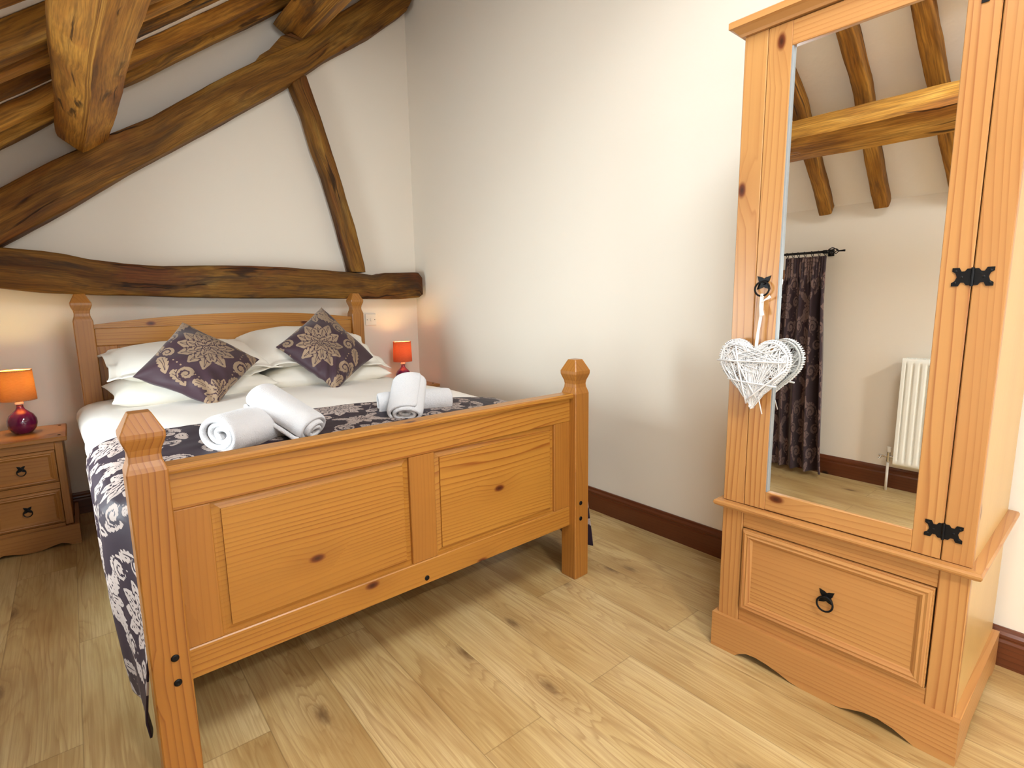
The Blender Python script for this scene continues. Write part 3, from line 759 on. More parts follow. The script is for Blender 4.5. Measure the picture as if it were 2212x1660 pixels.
# damask cushions: pattern painted in thread, quad corners given in bed-local metres
def cushion(corners, t, uoff, rot, label, seed):
    A, B, C_, D = [np.array(c, float) for c in corners]  # top, right, bottom, left
    n = 240; s = np.linspace(0, 1, n); SS, TT = np.meshgrid(s, s, indexing='ij')
    def bil(a, b): return (A*(1-a)*(1-b)+B*a*(1-b)+C_*a*b+D*(1-a)*b)
    nrm = np.cross(B-A, D-A); nrm /= np.linalg.norm(nrm)
    if nrm[1] > 0: nrm = -nrm
    cen = (A+B+C_+D)/4; out = []
    for side in (1, -1):
        P = np.zeros((n, n, 3)); u = SS*2-1; v = TT*2-1
        h = t/2*np.clip(1-np.abs(u)**2.8, 0, 1)**.6*np.clip(1-np.abs(v)**2.8, 0, 1)**.6
        pu = .045*(1-v**2)*np.sign(u)*np.abs(u)**3; pv = .045*(1-u**2)*np.sign(v)*np.abs(v)**3
        a = (u-pu+1)/2; b = (v-pv+1)/2
        P = A[None, None]*((1-a)*(1-b))[..., None]+B[None, None]*(a*(1-b))[..., None]+C_[None, None]*(a*b)[..., None]+D[None, None]*((1-a)*b)[..., None]
        wr = np.zeros((n, n))
        for i in range(0, n, 1):
            for j in range(0, n, 1):
                pass
        wr = .004*np.sin(u*5+v*7+seed)+.006*np.sin((u-v)*14+1.5*np.sin(u*4+seed))*np.exp(-((u-.75)**2+(v-.75)**2)*3)+.003*np.sin((u+v)*9+seed)*np.exp(-((u+.8)**2+(v-.8)**2)*3)
        P = P+nrm*(side*(h+.0015)+wr*(h > .004))[..., None]
        out.append(P)
    me = bpy.data.meshes.new('cushion'); idx = np.arange(n*n).reshape(n, n); q = lambda I: np.stack([I[:-1, :-1], I[:-1, 1:], I[1:, 1:], I[1:, :-1]], -1).reshape(-1, 4)
    f1 = q(idx); f2 = q(idx+n*n)[:, ::-1]
    br = []
    for line in (idx[0, :], idx[-1, :], idx[:, 0], idx[:, -1]):
        for x, y in zip(line[:-1], line[1:]): br.append([x, y, y+n*n, x+n*n])
    allp = np.concatenate([out[0].reshape(-1, 3), out[1].reshape(-1, 3)])-cen
    me.from_pydata(allp.tolist(), [], f1.tolist()+f2.tolist()+[list(map(int, b)) for b in br])
    L1 = np.linalg.norm(B-A); L2 = np.linalg.norm(D-A); c, s_ = math.cos(rot), math.sin(rot)
    uu = (SS-.5)*.44; vv = (TT-.5)*.44; du = uu*c-vv*s_+uoff[0]; dv = uu*s_+vv*c+uoff[1]
    dm = damask(du, dv, .50, .58); dm = np.concatenate([dm.ravel(), dm.ravel()])
    at = me.attributes.new('damask', 'FLOAT', 'POINT'); at.data.foreach_set('value', dm.astype(np.float32))
    me.polygons.foreach_set('use_smooth', [True]*len(me.polygons)); me.materials.append(M['damask'])
    import bmesh
    bm = bmesh.new(); bm.from_mesh(me); bmesh.ops.recalc_face_normals(bm, faces=bm.faces); bm.to_mesh(me); bm.free(); me.update()
    o = bpy.data.objects.new('cushion', me); COL.objects.link(o); place(o, *cen); o.rotation_euler = (0, 0, BR)
    return tag(o, label, 'cushion', 'damask cushions on the bed')
cushion([(.415, 1.70, 1.065), (.712, 1.53, .868), (.452, 1.355, .680), (.168, 1.51, .835)], .15, (.045, -.045), .785+math.pi, 'plum damask cushion set on its corner against the left pillows', 1)
cushion([(1.15, 1.775, 1.125), (1.345, 1.53, .83), (1.048, 1.385, .682), (.822, 1.61, .92)], .15, (-.07, .03), .785+math.pi, 'plum damask cushion set on its corner against the right pillows', 5)

# rolled towels
def rolled(a, b, rx, rz, label, seed, turns=3.1):
    # a, b: centres of the two ends in bed-local metres; rx half width, rz half height
    a = Vector(a); b = Vector(b); ax = (b-a).normalized(); sd = Vector((0, 0, 1)).cross(ax).normalized(); upv = ax.cross(sd)
    cen = (a+b)/2; L = (b-a).length; n = 130; m_ = 34; P = np.zeros((m_, n, 3)); pitch = .95/turns
    for i in range(m_):
        f = i/(m_-1); s = (f-.5)*L; e = min(f, 1-f)*L; rnd_ = 1-.14*max(0, 1-e/.022)**2
        for j in range(n):
            q = j/(n-1); th_ = -q*turns*2*math.pi-1.9+seed; rr = (1-.88*q)*rnd_
            tele = .010*math.sin(seed*3+q*5)*(1 if f > .5 else -1)*min(1, max(0, 1-e/.03))
            k = 1+.035*nz(q*9+seed, s*9, seed)
            x = rx*rr*math.cos(th_)*k; z = rz*rr*math.sin(th_)*k
            p = ax*(s*(1-.0*q)+tele)+sd*x+upv*z; P[i, j] = p
    o = grid_mesh('rolled_towel', P, M['towel']); sm = o.modifiers.new('thick', 'SOLIDIFY'); sm.thickness = min(rx, rz)*.88/turns*1.02; sm.offset = 0
    sb = o.modifiers.new('round', 'SUBSURF'); sb.levels = sb.render_levels = 1
    place(o, *cen); o.rotation_euler = (0, 0, BR); return tag(o, label, 'towel', 'rolled white towels on the bed')
rolled((.272, .440, .744), (.50, .575, .744), .084, .064, 'rolled white towel lying flat at left with its spiral end facing the camera', .3)
rolled((.550, .375, .725), (.435, .575, .838), .074, .052, 'rolled white towel leaning across the left flat one', 1.4)
rolled((.925, .635, .728), (1.20, .535, .728), .058, .052, 'rolled white towel lying flat at right, under the leaning one', 2.2)
rolled((.925, .420, .716), (1.050, .585, .818), .078, .044, 'rolled white towel leaning across the right flat one with its end towards the footboard', 4.1)

# ------------------------------------------------------------------ bedside tables
def bedside(cx, yb, label, top=.540, half=.178):
    o = thing('bedside_table', (cx, yb, 0), label, 'bedside table', 0, None); P_ = M['pine_bedside']
    D = .36  # depth; local y from -D (front) to 0 (back)
    bw_ = half-.020
    m = MB(); m.box((-half, -D-.022, top-.022), (half, 0, top), 'x', .004)
    t_ = m.build('table_top', P_, o)
    for sx in (-1, 1):
        for yy in (-.05, -D+.035):
            m = MB(); m.lathe([(.007, top), (.0068, top+.001), (.004, top+.0025), (0, top+.003)], sx*(half-.028), yy, 14); m.build('stud', M['iron'], t_)
    m = MB()
    m.box((-bw_, -D+.03, .07), (-bw_+.014, -.008, top-.022), 'z', .001); m.box((bw_-.014, -D+.03, .07), (bw_, -.008, top-.022), 'z', .001)
    m.box((-bw_+.014, -.018, .07), (bw_-.014, -.010, top-.022), 'z', .001)
    m.build('carcass', P_, o)
    for s_ in (-1, 1):
        m = MB(); a, b = sorted((s_*bw_, s_*(bw_-.030))); m.box((a, -D, .10), (b, -D+.03, top-.022), 'z', .002); m.build('front_stile', P_, o)
    iw = bw_-.030
    for z0, z1 in ((top-.062, top-.022), (.285, .318), (.085, .112)):
        m = MB(); m.box((-iw, -D+.002, z0), (iw, -D+.028, z1), 'x', .0015); m.build('rail', P_, o)
    for z0, z1 in ((.318, top-.062), (.112, .285)):
        m = MB(); g_ = .002; m.box((-iw+g_, -D+.004, z0+g_), (iw-g_, -D+.020, z1-g_), 'x', .001)
        m.box((-iw+.02, -D+.02, z0+.02), (iw-.02, -.04, z0+.09), 'x', .001)
        moulding_frame(m, -iw+g_+.004, iw-g_-.004, z0+g_+.004, z1-g_-.004, -D+.004, .024, .008)
        d_ = m.build('drawer', P_, o); ring_pull('ring_pull', d_, (0, -D+.0035, (z0+z1)/2+.008), .82)
    # plinth with cut-out feet
    def arch(w):
        pts = [(-w, 0), (-w, .098), (w, .098), (w, 0)]
        k = [(.80, 0), (.70, .012), (.58, .020), (.40, .014), (.18, .004), (0, .002)]
        pts += [(w*a, b) for a, b in k]+[(-w*a, b) for a, b in reversed(k[:-1])]
        return pts
    m = MB(); m.prism(arch(half), 1, -D-.020, -D-.002, 'x')
    m.prism([(-D-.002, 0), (-D-.002, .098), (-.004, .098), (-.004, 0), (-.06, 0), (-.10, .02), (-D+.06, .02), (-D+.03, 0)], 0, -half, -half+.016, 'y')
    m.prism([(-D-.002, 0), (-D-.002, .098), (-.004, .098), (-.004, 0), (-.06, 0), (-.10, .02), (-D+.06, .02), (-D+.03, 0)], 0, half-.016, half, 'y')
    m.build('plinth', P_, o)
    return o
bedside(-2.382, -.110, 'small pine bedside table at left with two ringed drawers')
bedside(-.240, -.028, 'small pine bedside table in the far right corner behind the towels', .549)

# ------------------------------------------------------------------ lamps
def shade_mat(name, c1, c2, t1, t2):
    k = NT(name, .9, .1); tc = k.node('ShaderNodeTexCoord').outputs['Object']
    thr = k.noise(k.vm('MULTIPLY', tc, (60, 60, 900)), 1, 2); f = k.rampv(thr, [(.3, 0), (.7, .6)])
    k.color(k.mix(f, c1, c2))
    t = k.node('ShaderNodeBsdfTranslucent'); k.put(t.inputs['Color'], k.mix(f, t1, t2))
    mx = k.node('ShaderNodeMixShader'); mx.inputs[0].default_value = .24
    k.link(k.b.outputs[0], mx.inputs[1]); k.link(t.outputs[0], mx.inputs[2]); k.link(mx.outputs[0], k.out.inputs[0]); return k.m
M['shade'] = shade_mat('amber_shade_fabric', srgb(200, 132, 78), srgb(176, 104, 60), srgb(226, 190, 140), srgb(204, 158, 104))
M['shade_red'] = shade_mat('coral_shade_fabric', srgb(206, 108, 76), srgb(184, 86, 60), srgb(226, 160, 128), srgb(210, 130, 96))
k = NT('purple_glaze', .12, .6); k.color(srgb(98, 14, 62)); k.b.inputs['Coat Weight'].default_value = .7; k.b.inputs['Coat Roughness'].default_value = .04
tcn = k.node('ShaderNodeTexCoord').outputs['Object']; k.color(k.mix(k.rampv(k.noise(tcn, 18, 2), [(.3, 0), (.7, 1)]), srgb(96, 16, 62), srgb(112, 20, 72))); M['glaze'] = k.m
k = NT('lit_bulb', .5); k.color((1, .9, .7)); k.b.inputs['Emission Color'].default_value = (1, .75, .45, 1); k.b.inputs['Emission Strength'].default_value = 8; M['bulb'] = k.m
def lamp(x, y, z, label, power, shade='shade'):
    power *= .52
    o = thing('table_lamp', (x, y, z), label, 'lamp')
    m = MB(); m.lathe([(0, 0), (.030, .0), (.036, .003), (.052, .025), (.0575, .050), (.056, .070), (.046, .092), (.030, .108), (.018, .120), (.0135, .132), (.0125, .142), (.0, .143)], 0, 0, 48, cap=False); m.build('lamp_base', M['glaze'], o)
    m = MB(); m.lathe([(.015, .1425), (.0165, .1435), (.0165, .152), (.013, .156), (.013, .175), (0, .176)], 0, 0, 24, cap=False); m.build('bulb_holder', M['white_plastic'], o)
    m = MB(); m.lathe([(.008, .176), (.012, .186), (.019, .202), (.021, .215), (.018, .228), (.010, .237), (0, .240)], 0, 0, 24, cap=False); m.build('bulb', M['bulb'], o)
    m = MB(); m.lathe([(.0690, .164), (.0692, .172), (.0672, .240), (.0652, .304), (.0650, .313), (.0638, .313), (.0640, .304), (.0660, .240), (.0680, .172), (.0678, .164), (.0690, .164)], 0, 0, 64, cap=False); sh = m.build('lamp_shade', M[shade], o)
    m = MB(); m.tube([(.064*math.cos(a), .064*math.sin(a), .309) for a in [2*math.pi*i/48 for i in range(48)]], .0012, 6, closed=True); m.build('top_ring', M['white_plastic'], o)
    m = MB(); m.tube([(.068*math.cos(a), .068*math.sin(a), .167) for a in [2*math.pi*i/48 for i in range(48)]], .0012, 6, closed=True)
    for i in range(3):
        a = 2*math.pi*i/3+.4; m.tube([(.014*math.cos(a), .014*math.sin(a), .168), (.066*math.cos(a), .066*math.sin(a), .172)], .001, 5)
    m.build('shade_ring', M['white_plastic'], o)
    l = bpy.data.lights.new('bulb_light', 'POINT'); l.energy = power; l.color = (1, .76, .30); l.shadow_soft_size = .022
    lo = bpy.data.objects.new('bulb_light', l); COL.objects.link(lo); lo.parent = o; lo.location = (0, 0, .262)
    return o
lamp(-2.366, -.262, .540, 'lit table lamp with orange shade and round purple base on the left bedside table', 5.5)
lamp(-.245, -.190, .549, 'lit table lamp with coral shade and round purple base in the far right corner', 3.6, 'shade_red')

# pendant lamp added behind the camera, unseen, to brighten ceiling and walls
k = NT('cream_shade', .8, .1); k.color(srgb(240, 232, 216)); t = k.node('ShaderNodeBsdfTranslucent'); t.inputs[0].default_value = (.85, .8, .7, 1)
mx = k.node('ShaderNodeMixShader'); mx.inputs[0].default_value = .6; k.link(k.b.outputs[0], mx.inputs[1]); k.link(t.outputs[0], mx.inputs[2]); k.link(mx.outputs[0], k.out.inputs[0]); M['cream_shade'] = k.m
def pendant(x, y, z, label, power):
    pd = thing('added_pendant_lamp', (x, y, z), label, 'lamp')
    m = MB(); m.lathe([(.150, -.10), (.150, .10), (.147, .10), (.147, -.10), (.150, -.10)], 0, 0, 48, cap=False); m.build('lamp_shade', M['cream_shade'], pd)
    m = MB(); m.tube([(0, 0, .06), (0, 0, ceilz(x)-z)], .003, 8); m.build('cord', M['white_plastic'], pd)
    m = MB(); m.lathe([(0, .065), (.016, .06), (.016, .02), (0, .02)], 0, 0, 20, cap=False); m.build('bulb_holder', M['white_plastic'], pd)
    m = MB(); m.lathe([(0, .02), (.014, .01), (.028, -.015), (.030, -.035), (.020, -.06), (0, -.068)], 0, 0, 24, cap=False); m.build('bulb', M['bulb'], pd)
    l = bpy.data.lights.new('pendant_fill_light', 'POINT'); l.energy = power; l.color = (1, .96, .90); l.shadow_soft_size = .10
    lo = bpy.data.objects.new('pendant_fill_light', l); COL.objects.link(lo); lo.parent = pd; lo.location = (0, 0, -.02)
pendant(-1.60, -4.60, 2.02, 'added cream drum pendant lamp, out of view behind the camera, to brighten the room', 125)

# ------------------------------------------------------------------ switch on the back wall
o = thing('wall_switch', (-.396, 0, 1.025), 'square white wall switch beside the right headboard post', 'switch')
m = MB(); m.box((-.043, -.009, -.043), (.043, 0, .043), 'z', .003); m.build('switch_plate', M['white_plastic'], o)
m = MB(); m.box((-.007, -.013, -.012), (.007, -.009, .012), 'z', .002); m.build('rocker', M['white_plastic'], o)
for sx in (-.030, .030): bolt(o, sx, -.009, 0, .0028).name = 'screw'

# ------------------------------------------------------------------ wardrobe (local: x across to the right, y = -depth out of the front, z up)
WRt = .0167
wd = thing('wardrobe', (-.5783, -2.9371, 0), 'tall pine wardrobe with a long mirror in its single door and a bottom drawer', 'wardrobe', WRt-math.pi/2)
# local +x -> world -y (to the viewer's right), local +y -> world +x (into the wall)
WP, WS = M['pine_ward'], M['pine_side']; WW = .6143; DP = .535; T = 1.868
m = MB(); m.box((.004, .020, .08), (.020, DP, T), 'z', .001); m.box((WW-.020, .020, .08), (WW-.004, DP, T), 'z', .001)
m.box((.02, DP-.008, .08), (WW-.02, DP, T), 'z', .001); m.box((.02, .03, .485), (WW-.02, DP-.01, .503), 'x', .001); m.box((.02, .03, T-.02), (WW-.02, DP-.01, T), 'x', .001)
m.build('carcass', WS, wd)
for a, b in ((0, .0655), (.5550, WW)):
    m = MB(); m.box((a, 0, .509), (b, .022, T), 'z', .002); m.build('front_post', WP, wd)
    m = MB(); m.box((a, 0, .10), (b, .022, .4865), 'z', .002); m.build('lower_post', WP, wd)
m = MB()
def mould_u(m, prof, x0, x1, depth):
    # profile (out, z) swept along left side, front, right side
    off = m.off()
    path = []
    for e, z in prof: path.append([(x0-e, depth, z), (x0-e, -e, z), (x1+e, -e, z), (x1+e, depth, z)])
    vs = []; gs = []; fs = []; n = len(prof)
    for seg in range(3):
        base = len(vs)
        for k in range(n):
            for q in (seg, seg+1):
                p = path[k][q]; vs.append(p); al, ac = (p[0], p[1]) if seg == 1 else (p[1], p[0]); gs.append((al+off[0]+seg*3, ac+p[2]+off[1], off[2]))
        for k in range(n-1): fs.append([base+2*k, base+2*k+1, base+2*k+3, base+2*k+2])
        fs.append([base+2*(n-1), base+2*(n-1)+1, base+1, base])
    m.add(vs, fs, gs)
mould_u(m, [(-.012, .487), (.012, .487), (.019, .491), (.0225, .497), (.0225, .502), (.019, .507), (-.02, .5085)], 0, WW, DP); m.box((0, 0, .4875), (WW, .03, .508), 'x', .0005)
m.build('waist_moulding', WP, wd)
m = MB(); mould_u(m, [(-.012, T), (.008, T), (.012, T+.006), (.024, T+.018), (.033, T+.021), (.033, T+.037), (.030, T+.040), (-.03, T+.040)], 0, WW, DP); m.box((0, -.005, T+.001), (WW, DP, T+.0395), 'x', .0005)
m.build('cornice', WP, wd)
m = MB(); m.box((.0655, .004, .4345), (.5550, .022, .487), 'x', .0015); m.build('rail', WP, wd)
m = MB(); m.box((.0655, .004, .10), (.5550, .022, .160), 'x', .0015); m.build('rail', WP, wd)
# plinth with two shallow arches
e = .0135
pl = [(-e, 0), (-e, .119), (WW+e, .119), (WW+e, 0), (.545, 0), (.525, .009), (.498, .020), (.465, .0265), (.43, .024), (.40, .014), (.375, .004), (.345, -.0), (.27, -.0), (.24, .004), (.205, .015), (.17, .023), (.135, .027), (.105, .024), (.085, .014), (.068, 0)]
pl = [(x, max(0, z)) for x, z in pl]
m = MB(); m.prism(pl, 1, -e, .004, 'x')
sd_ = [(.004, 0), (.004, .119), (DP, .119), (DP, 0), (DP-.06, 0), (DP-.11, .022), (.16, .022), (.10, 0)]
m.prism([(y, z) for y, z in sd_], 0, WW-.004, WW+e, 'y'); m.prism([(y, z) for y, z in sd_], 0, -e, .004, 'y'); m.build('plinth', WP, wd)
m = MB(); m.box((.069, -.001, .163), (.5515, .018, .4315), 'x', .001); m.box((.08, .02, .17), (.54, .42, .35), 'x', .001)
moulding_frame(m, .072, .5485, .166, .4285, -.001, .030, .010)
dw_ = m.build('drawer', WP, wd); ring_pull('ring_pull', dw_, (.3165, -.0012, .308), 1.05)
# door
DX = (.0675, .5530)
m = MB()
m.box((DX[0], -.001, .5105), (.1305, .021, 1.866), 'z', .0015); m.box((.4945, -.001, .5105), (DX[1], .021, 1.866), 'z', .0015)
door = m.build('door', WP, wd)
m = MB(); m.box((.1305, -.0008, .5115), (.4945, .020, .5665), 'x', .0015); m.build('door_rail', WP, door)
m = MB(); m.box((.1305, -.0008, 1.803), (.4945, .020, 1.865), 'x', .0015); m.build('door_rail', WP, door)
mr = .0167  # the glass sits slightly askew in its rebate
m = MB(); mx0, mx1, mz0, mz1 = .1346, .4950, .564, 1.806; c_, s__ = math.cos(mr), math.sin(mr); xc = mx1
def mp(x, y): return (xc+(x-xc)*c_-0*s__, .0035+(xc-x)*s__+y)
vs = []
for yy in (0, .004):
    for x, z in ((mx0, mz0), (mx1, mz0), (mx1, mz1), (mx0, mz1)): q = mp(x, yy); vs.append((q[0], q[1], z))
m.add(vs, [(0, 1, 2, 3), (4, 5, 6, 7), (0, 1, 5, 4), (1, 2, 6, 5), (2, 3, 7, 6), (3, 0, 4, 7)]); m.build('mirror', M['mirror'], door)
m = MB(); m.box((.1307, .0004, .5668), (.1345, .022, 1.8028), 'z', .0002); m.build('mirror_edge', M['bevel'], door)
ring_pull('ring_pull', door, (.092, -.0012, 1.186), 1.05)
def hinge(x, z):
    m = MB(); w, h, t = .0365, .0205, .0022
    def leafp(s):
        P0 = [(0, -h), (.008, -h), (.012, -h*.80), (.018, -h*.80), (.022, -h), (w, -h), (w-.001, -h*.72), (w-.006, -h*.42), (w-.006, -h*.15), (w, 0)]
        P0 = [(0, -h*.9), (.010, -h*.9), (.014, -h*.62), (.020, -h*.60), (.024, -h), (w, -h), (w, -h*.62), (w-.006, -h*.42), (w-.009, 0), (w-.006, h*.42), (w, h*.62), (w, h), (.024, h), (.020, h*.60), (.014, h*.62), (.010, h*.9), (0, h*.9)]
        return [(x+s*a, z+b) for a, b in P0]
    m.prism(leafp(1), 1, -.001-t, -.001, 'x'); m.prism(leafp(-1), 1, -.0012-t, -.0012, 'x')
    m.tube([(x, -.0045, z-h), (x, -.0045, z+h)], .0032, 10)
    for s in (-1, 1):
        for a, b in ((.030, .013), (.019, 0), (.030, -.013)):
            n = 10; c = (x+s*a, z+b); vs = [(c[0], -.0052, c[1])]; fs = []
            for i in range(n): t_ = 2*math.pi*i/n; vs.append((c[0]+.003*math.cos(t_), -.0032, c[1]+.003*math.sin(t_)))
            for i in range(n): fs.append([0, 1+i, 1+(i+1) % n])
            m.add(vs, fs, None, True)
    m.build('hinge', M['iron'], door, 40)
for z in (.583, 1.1825, 1.772): hinge(.5545, z)

# ------------------------------------------------------------------ wicker heart hanging from the door ring
ht = thing('wicker_heart', (-.5783, -2.9371, 0), 'white wicker heart hanging by a ribbon from the wardrobe door ring', 'ornament', WRt-math.pi/2)
hx, hz, hy_ = .090, .925, -.030
def heart(t, s=1.):
    x = 16*math.sin(t)**3; y = 13*math.cos(t)-5*math.cos(2*t)-2*math.cos(3*t)-math.cos(4*t)
    return (x/16*.100*s, (y-(-2.5))/29*.198*s)
rng = random.Random(5)
m = MB()
rim = [heart(2*math.pi*i/60) for i in range(60)]
for dy, sc in ((-.010, .97), (.010, .97), (0, 1.0)):
    m.tube([(hx+x*sc, hy_+dy, hz-.002+z*sc) for x, z in rim], .0032, 6, closed=True)
m.build('heart_frame', M['twig'], ht)
m = MB()
def inside(px, pz):
    c = False; n = len(rim)
    for i in range(n):
        x1_, z1_ = rim[i]; x2_, z2_ = rim[i-1]
        if (z1_ > pz) != (z2_ > pz) and px < (x2_-x1_)*(pz-z1_)/(z2_-z1_)+x1_: c = not c
    return c
cnt = 0
while cnt < 300:
    i, j = rng.randrange(60), rng.randrange(60); d = min(abs(i-j), 60-abs(i-j))
    if d < (3 if cnt % 3 else 10): continue
    a, b = rim[i], rim[j]
    if not all(inside(a[0]*.98+(b[0]-a[0])*.98*t, a[1]*.98+(b[1]-a[1])*.98*t) for t in (.25, .5, .75)): continue
    side = -1 if cnt % 4 else 1; L = math.hypot(a[0]-b[0], a[1]-b[1]); bow = .004+.006*rng.random()+L*.02
    pts = [(hx+a[0]+(b[0]-a[0])*t, hy_+side*(.009+bow*math.sin(math.pi*t)), hz-.002+a[1]+(b[1]-a[1])*t) for t in (0, .2, .5, .8, 1)]
    m.tube(pts, rng.choice((.0011, .0014, .0018)), 5, cap=False); cnt += 1
# windings round the rim
for i in range(60):
    for k2 in range(2):
        a = heart(2*math.pi*(i+k2*.5+rng.random()*.3)/60); b = heart(2*math.pi*(i+k2*.5+.6)/60, .86)
        pts = [(hx+a[0]*1.02+(b[0]-a[0])*t, hy_-.013*math.cos(math.pi*t*.4)*(1), hz-.002+a[1]*1.02+(b[1]-a[1])*t) for t in (0, .5, 1)]
        m.tube([(hx+a[0]*1.02, hy_+.010, hz-.002+a[1]*1.02)]+pts, .0018, 5)
# three broad bands and loose ends
for a, b in (((-.106, .034), (.096, .040)), ((-.050, .080), (-.010, -.088)), ((-.012, -.080), (.094, .018)), ((-.070, -.020), (.074, -.030)), ((-.060, .068), (.018, -.068))):
    m.tube([(hx+a[0]+(b[0]-a[0])*t, hy_-.018-.006*math.sin(math.pi*t), hz+a[1]+(b[1]-a[1])*t) for t in (0, .25, .5, .75, 1)], .0026, 6)
m.tube([(hx+.018, hy_-.006, hz-.062), (hx+.034, hy_-.010, hz-.115)], .0018, 5)
m.build('wicker_twigs', M['twig'], ht)
def strip(m, pts, w, t=.0012):
    pts = [Vector(p) for p in pts]; vs = []; fs = []
    for i, p in enumerate(pts):
        d = (pts[min(i+1, len(pts)-1)]-pts[max(i-1, 0)]).normalized(); s = d.cross(Vector((0, 1, 0))).normalized(); ww = w[i] if isinstance(w, list) else w
        for q in (-1, 1):
            for y in (-t, t): vs.append(p+s*q*ww+Vector((0, y, 0)))
    for i in range(len(pts)-1):
        a = 4*i; b = a+4
        for x, y in ((0, 1), (1, 3), (3, 2), (2, 0)): fs.append([a+x, a+y, b+y, b+x])
    fs.append([0, 1, 3, 2]); n = 4*(len(pts)-1); fs.append([n, n+1, n+3, n+2]); m.add(vs, fs, None, True)
m = MB()
strip(m, [(.094, -.0155, 1.155), (.094, -.018, 1.12), (.096, -.019, 1.09), (.092, -.021, 1.05), (.091, -.024, 1.02), (.0905, -.027, .985)], [.0035, .0045, .004, .0035, .0045, .004])
strip(m, [(.0935, -.0085, 1.153), (.094, -.009, 1.12), (.096, -.016, 1.09)], .0035)
strip(m, [(.096, -.019, 1.130), (.106, -.022, 1.137), (.114, -.022, 1.141), (.122, -.024, 1.147)], [.002, .002, .003, .0045])
strip(m, [(.096, -.020, 1.125), (.099, -.022, 1.108), (.101, -.022, 1.093)], [.002, .004, .0055])
m.tube([(.0905, -.0155, 1.146), (.0945, -.020, 1.152), (.0985, -.0155, 1.146), (.0945, -.0075, 1.142)], .002, 6, closed=True)
m.build('ribbon', M['ribbon'], ht, 40)

# ------------------------------------------------------------------ curtain and pole on the left wall (seen in the mirror)
def curtain(y0, y1, label, ph):
    ncol, nrow = 620, 330; P = np.zeros((nrow, ncol, 3)); U = np.zeros((nrow, ncol)); V = np.zeros_like(U)
    us = np.linspace(0, 1, ncol); zs = np.linspace(1.388, .030, nrow); xc = -2.592
    for i, z in enumerate(zs):
        f = (1.388-z)/1.358
        wtop = y1-y0
        gath = math.exp(-max(0, f-.085)*22) if f > .085 else 1
        amp = .010*gath+.034*(1-gath)*(1+.25*math.sin(f*3+ph))
        y = y0-.03*f*f+us*(wtop)+(us-.5)*(.045*(1-gath)*(.6+.6*math.sin(f*3.0)**2)+.06*f*f)
        nf = 4
        s = us*2*np.pi
        fold = np.sin(s*nf+ph+.7*np.sin(f*2.5+us*4))*(1-.35*gath)+.35*np.sin(s*3.1+f*2)*(1-gath)
        pinch = gath*(.55*np.sin(s*15+ph))
        P[i, :, 0] = xc+amp*(fold+pinch); P[i, :, 1] = y+.008*np.cos(s*nf+ph)*(1-gath); P[i, :, 2] = z
        U[i] = us*.95; V[i] = z
    o = grid_mesh('curtain', P, M['damask_cur'], None, damask(U+.1, V, .46, .54)); sm = o.modifiers.new('thick', 'SOLIDIFY'); sm.thickness = .004
    tag(o, label, 'curtain', 'damask curtains at the window'); return o
curtain(-2.425, -2.185, 'dark plum damask curtain with pencil pleats, the one seen in the wardrobe mirror', .4)
curtain(-1.06, -.82, 'dark plum damask curtain with pencil pleats, nearer the bedside table', 1.9)
pole = thing('curtain_pole', (-2.592, 0, 1.412), 'black iron curtain pole with cage finials on the left wall', 'curtain pole')
m = MB(); m.tube([(0, -2.425, 0), (0, -.76, 0)], .0075, 12); m.build('pole', M['iron'], pole)
for e0, s in ((-2.425, -1), (-.76, 1)):
    m = MB()
    m.tube([(0, e0-s*.02, 0), (0, e0, 0)], .0115, 12)
    for k_ in range(4):
        pts = []
        for i in range(17):
            t = i/16; a = k_*math.pi/2+t*math.pi*1.1; r_ = .019*math.sin(math.pi*t)**.8+.002; pts.append((r_*math.cos(a), e0+s*t*.065, r_*math.sin(a)))
        m.tube(pts, .0026, 6)
    m.tube([(0, e0+s*.063, 0), (0, e0+s*.075, 0), (0, e0+s*.100, 0)], [.005, .0045, .0065], 10)
    m.build('finial', M['iron'], pole)
for yb in (-2.405, -.79):
    m = MB(); m.tube([(-.122, yb, 0), (-.02, yb, 0), (-.008, yb, -.002)], .006, 8); m.lathe([(.0, -.02), (.018, -.02), (.018, .02), (0, .02)], -.124, yb, 16); m.build('bracket', M['iron'], pole)
for i in range(7):
    for base, lo_, hi_ in ((-2.10, -2.415, -2.19), (-.8, -1.05, -.83)):
        yy = lo_+(hi_-lo_)*i/6+.004*math.sin(i*5)
        m = MB(); m.tube([(.0155*math.cos(a), yy+.004*math.sin(a), .0155*math.sin(a)-.007) for a in [2*math.pi*j/20 for j in range(20)]], .0018, 6, closed=True)
        m.tube([(0, yy, -.022), (0, yy, -.030)], .0018, 6); m.build('curtain_ring', M['iron'], pole)

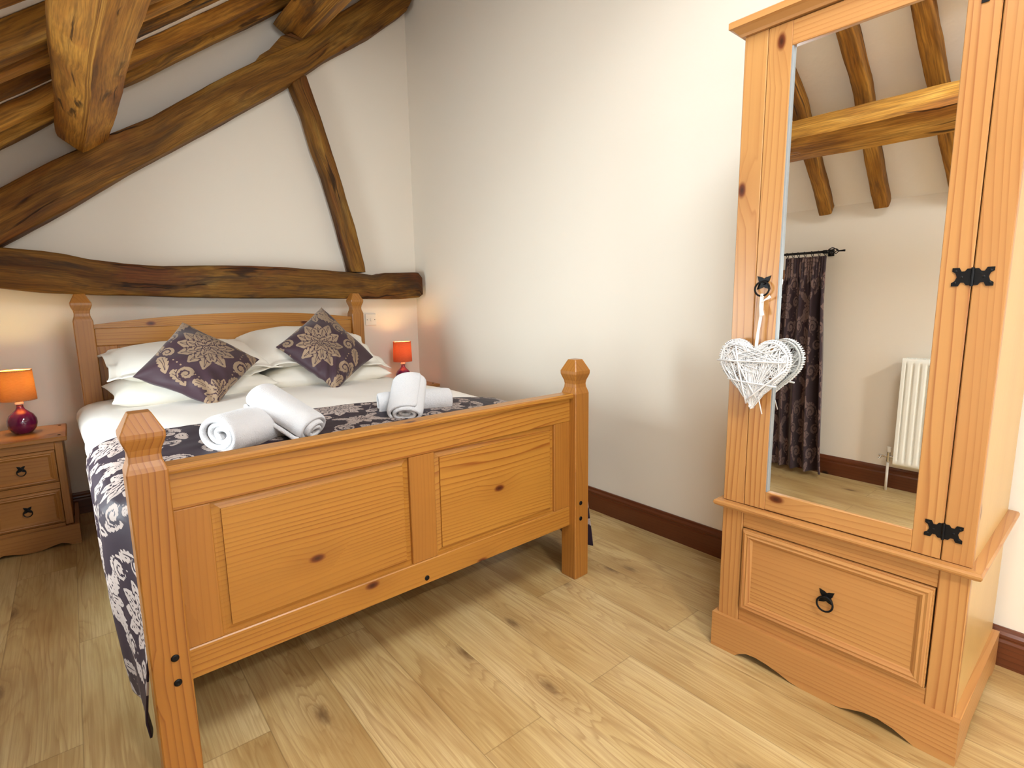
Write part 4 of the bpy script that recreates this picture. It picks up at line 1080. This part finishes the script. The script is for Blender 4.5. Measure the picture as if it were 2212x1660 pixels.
# ------------------------------------------------------------------ radiator
rd = thing('radiator', (-2.60, -2.858, 0), 'white ribbed panel radiator on the left wall, seen in the wardrobe mirror', 'radiator')
RL, rz0, rz1 = .90, .168, .792
m = MB(); nc = 200; cols = []
def ridge(y):
    yy = (y-.02) % .0335; inn = .018 < y < RL-.018
    t = abs(yy/.0335-.5)*2
    return -.011*max(0, min(1, (t-.45)/.35)) if inn else 0
P = []
zz_l = [rz0, rz0+.012, rz0+.030, rz0+.045, rz1-.045, rz1-.030, rz1-.012, rz1]
amp = [0, 0, 0, 1, 1, 0, 0, 0]; inset = [-.008, 0, 0, 0, 0, 0, 0, -.006]
ysr = [RL*i/400 for i in range(401)]
P = np.array([[(ins+a_*ridge(y), -y, z) for y in ysr] for z, a_, ins in zip(zz_l, amp, inset)])
gm = grid_mesh('radiator_panel', P, M['radiator'], rd)
sm = gm.modifiers.new('thick', 'SOLIDIFY'); sm.thickness = .004; sm.offset = -1
m = MB(); m.box((-.085, -RL, rz0+.005), (-.075, 0, rz1-.006), 'y', .001); m.box((-.085, -.0025, rz0+.004), (-.004, .0, rz1-.003), 'z', .001); m.box((-.085, -RL, rz0+.004), (-.004, -RL+.0025, rz1-.003), 'z', .001); m.build('side_casing', M['radiator'], rd)
m = MB(); n = 60
for i in range(n): y = -.012-(RL-.03)*i/n; m.box((-.076, y-.0045, rz1-.006), (-.010, y, rz1-.002), 'x', .0003)
m.box((-.085, -RL, rz1-.006), (-.076, 0, rz1-.001), 'y', .0003); m.box((-.010, -RL, rz1-.006), (0, 0, rz1-.001), 'y', .0003); m.build('top_grille', M['radiator'], rd)
m = MB(); m.tube([(-.04, 0, .205), (-.04, .050, .205)], .008, 12); m.tube([(-.04, .033, .175), (-.04, .033, .232)], .010, 12); m.tube([(-.04, .052, .205), (-.04, .082, .205)], .006, 10); m.tube([(-.04, .068, .207), (-.030, .078, .186)], .005, 8); m.build('valve', M['chrome'], rd, 50)
m = MB(); m.tube([(-.04, .033, .233), (-.04, .033, .262)], .0115, 14); m.build('valve_cap', M['white_plastic'], rd, 50)
m = MB(); m.tube([(-.04, .033, .0), (-.04, .033, .176)], .0072, 12); m.build('pipe', M['white_plastic'], rd)
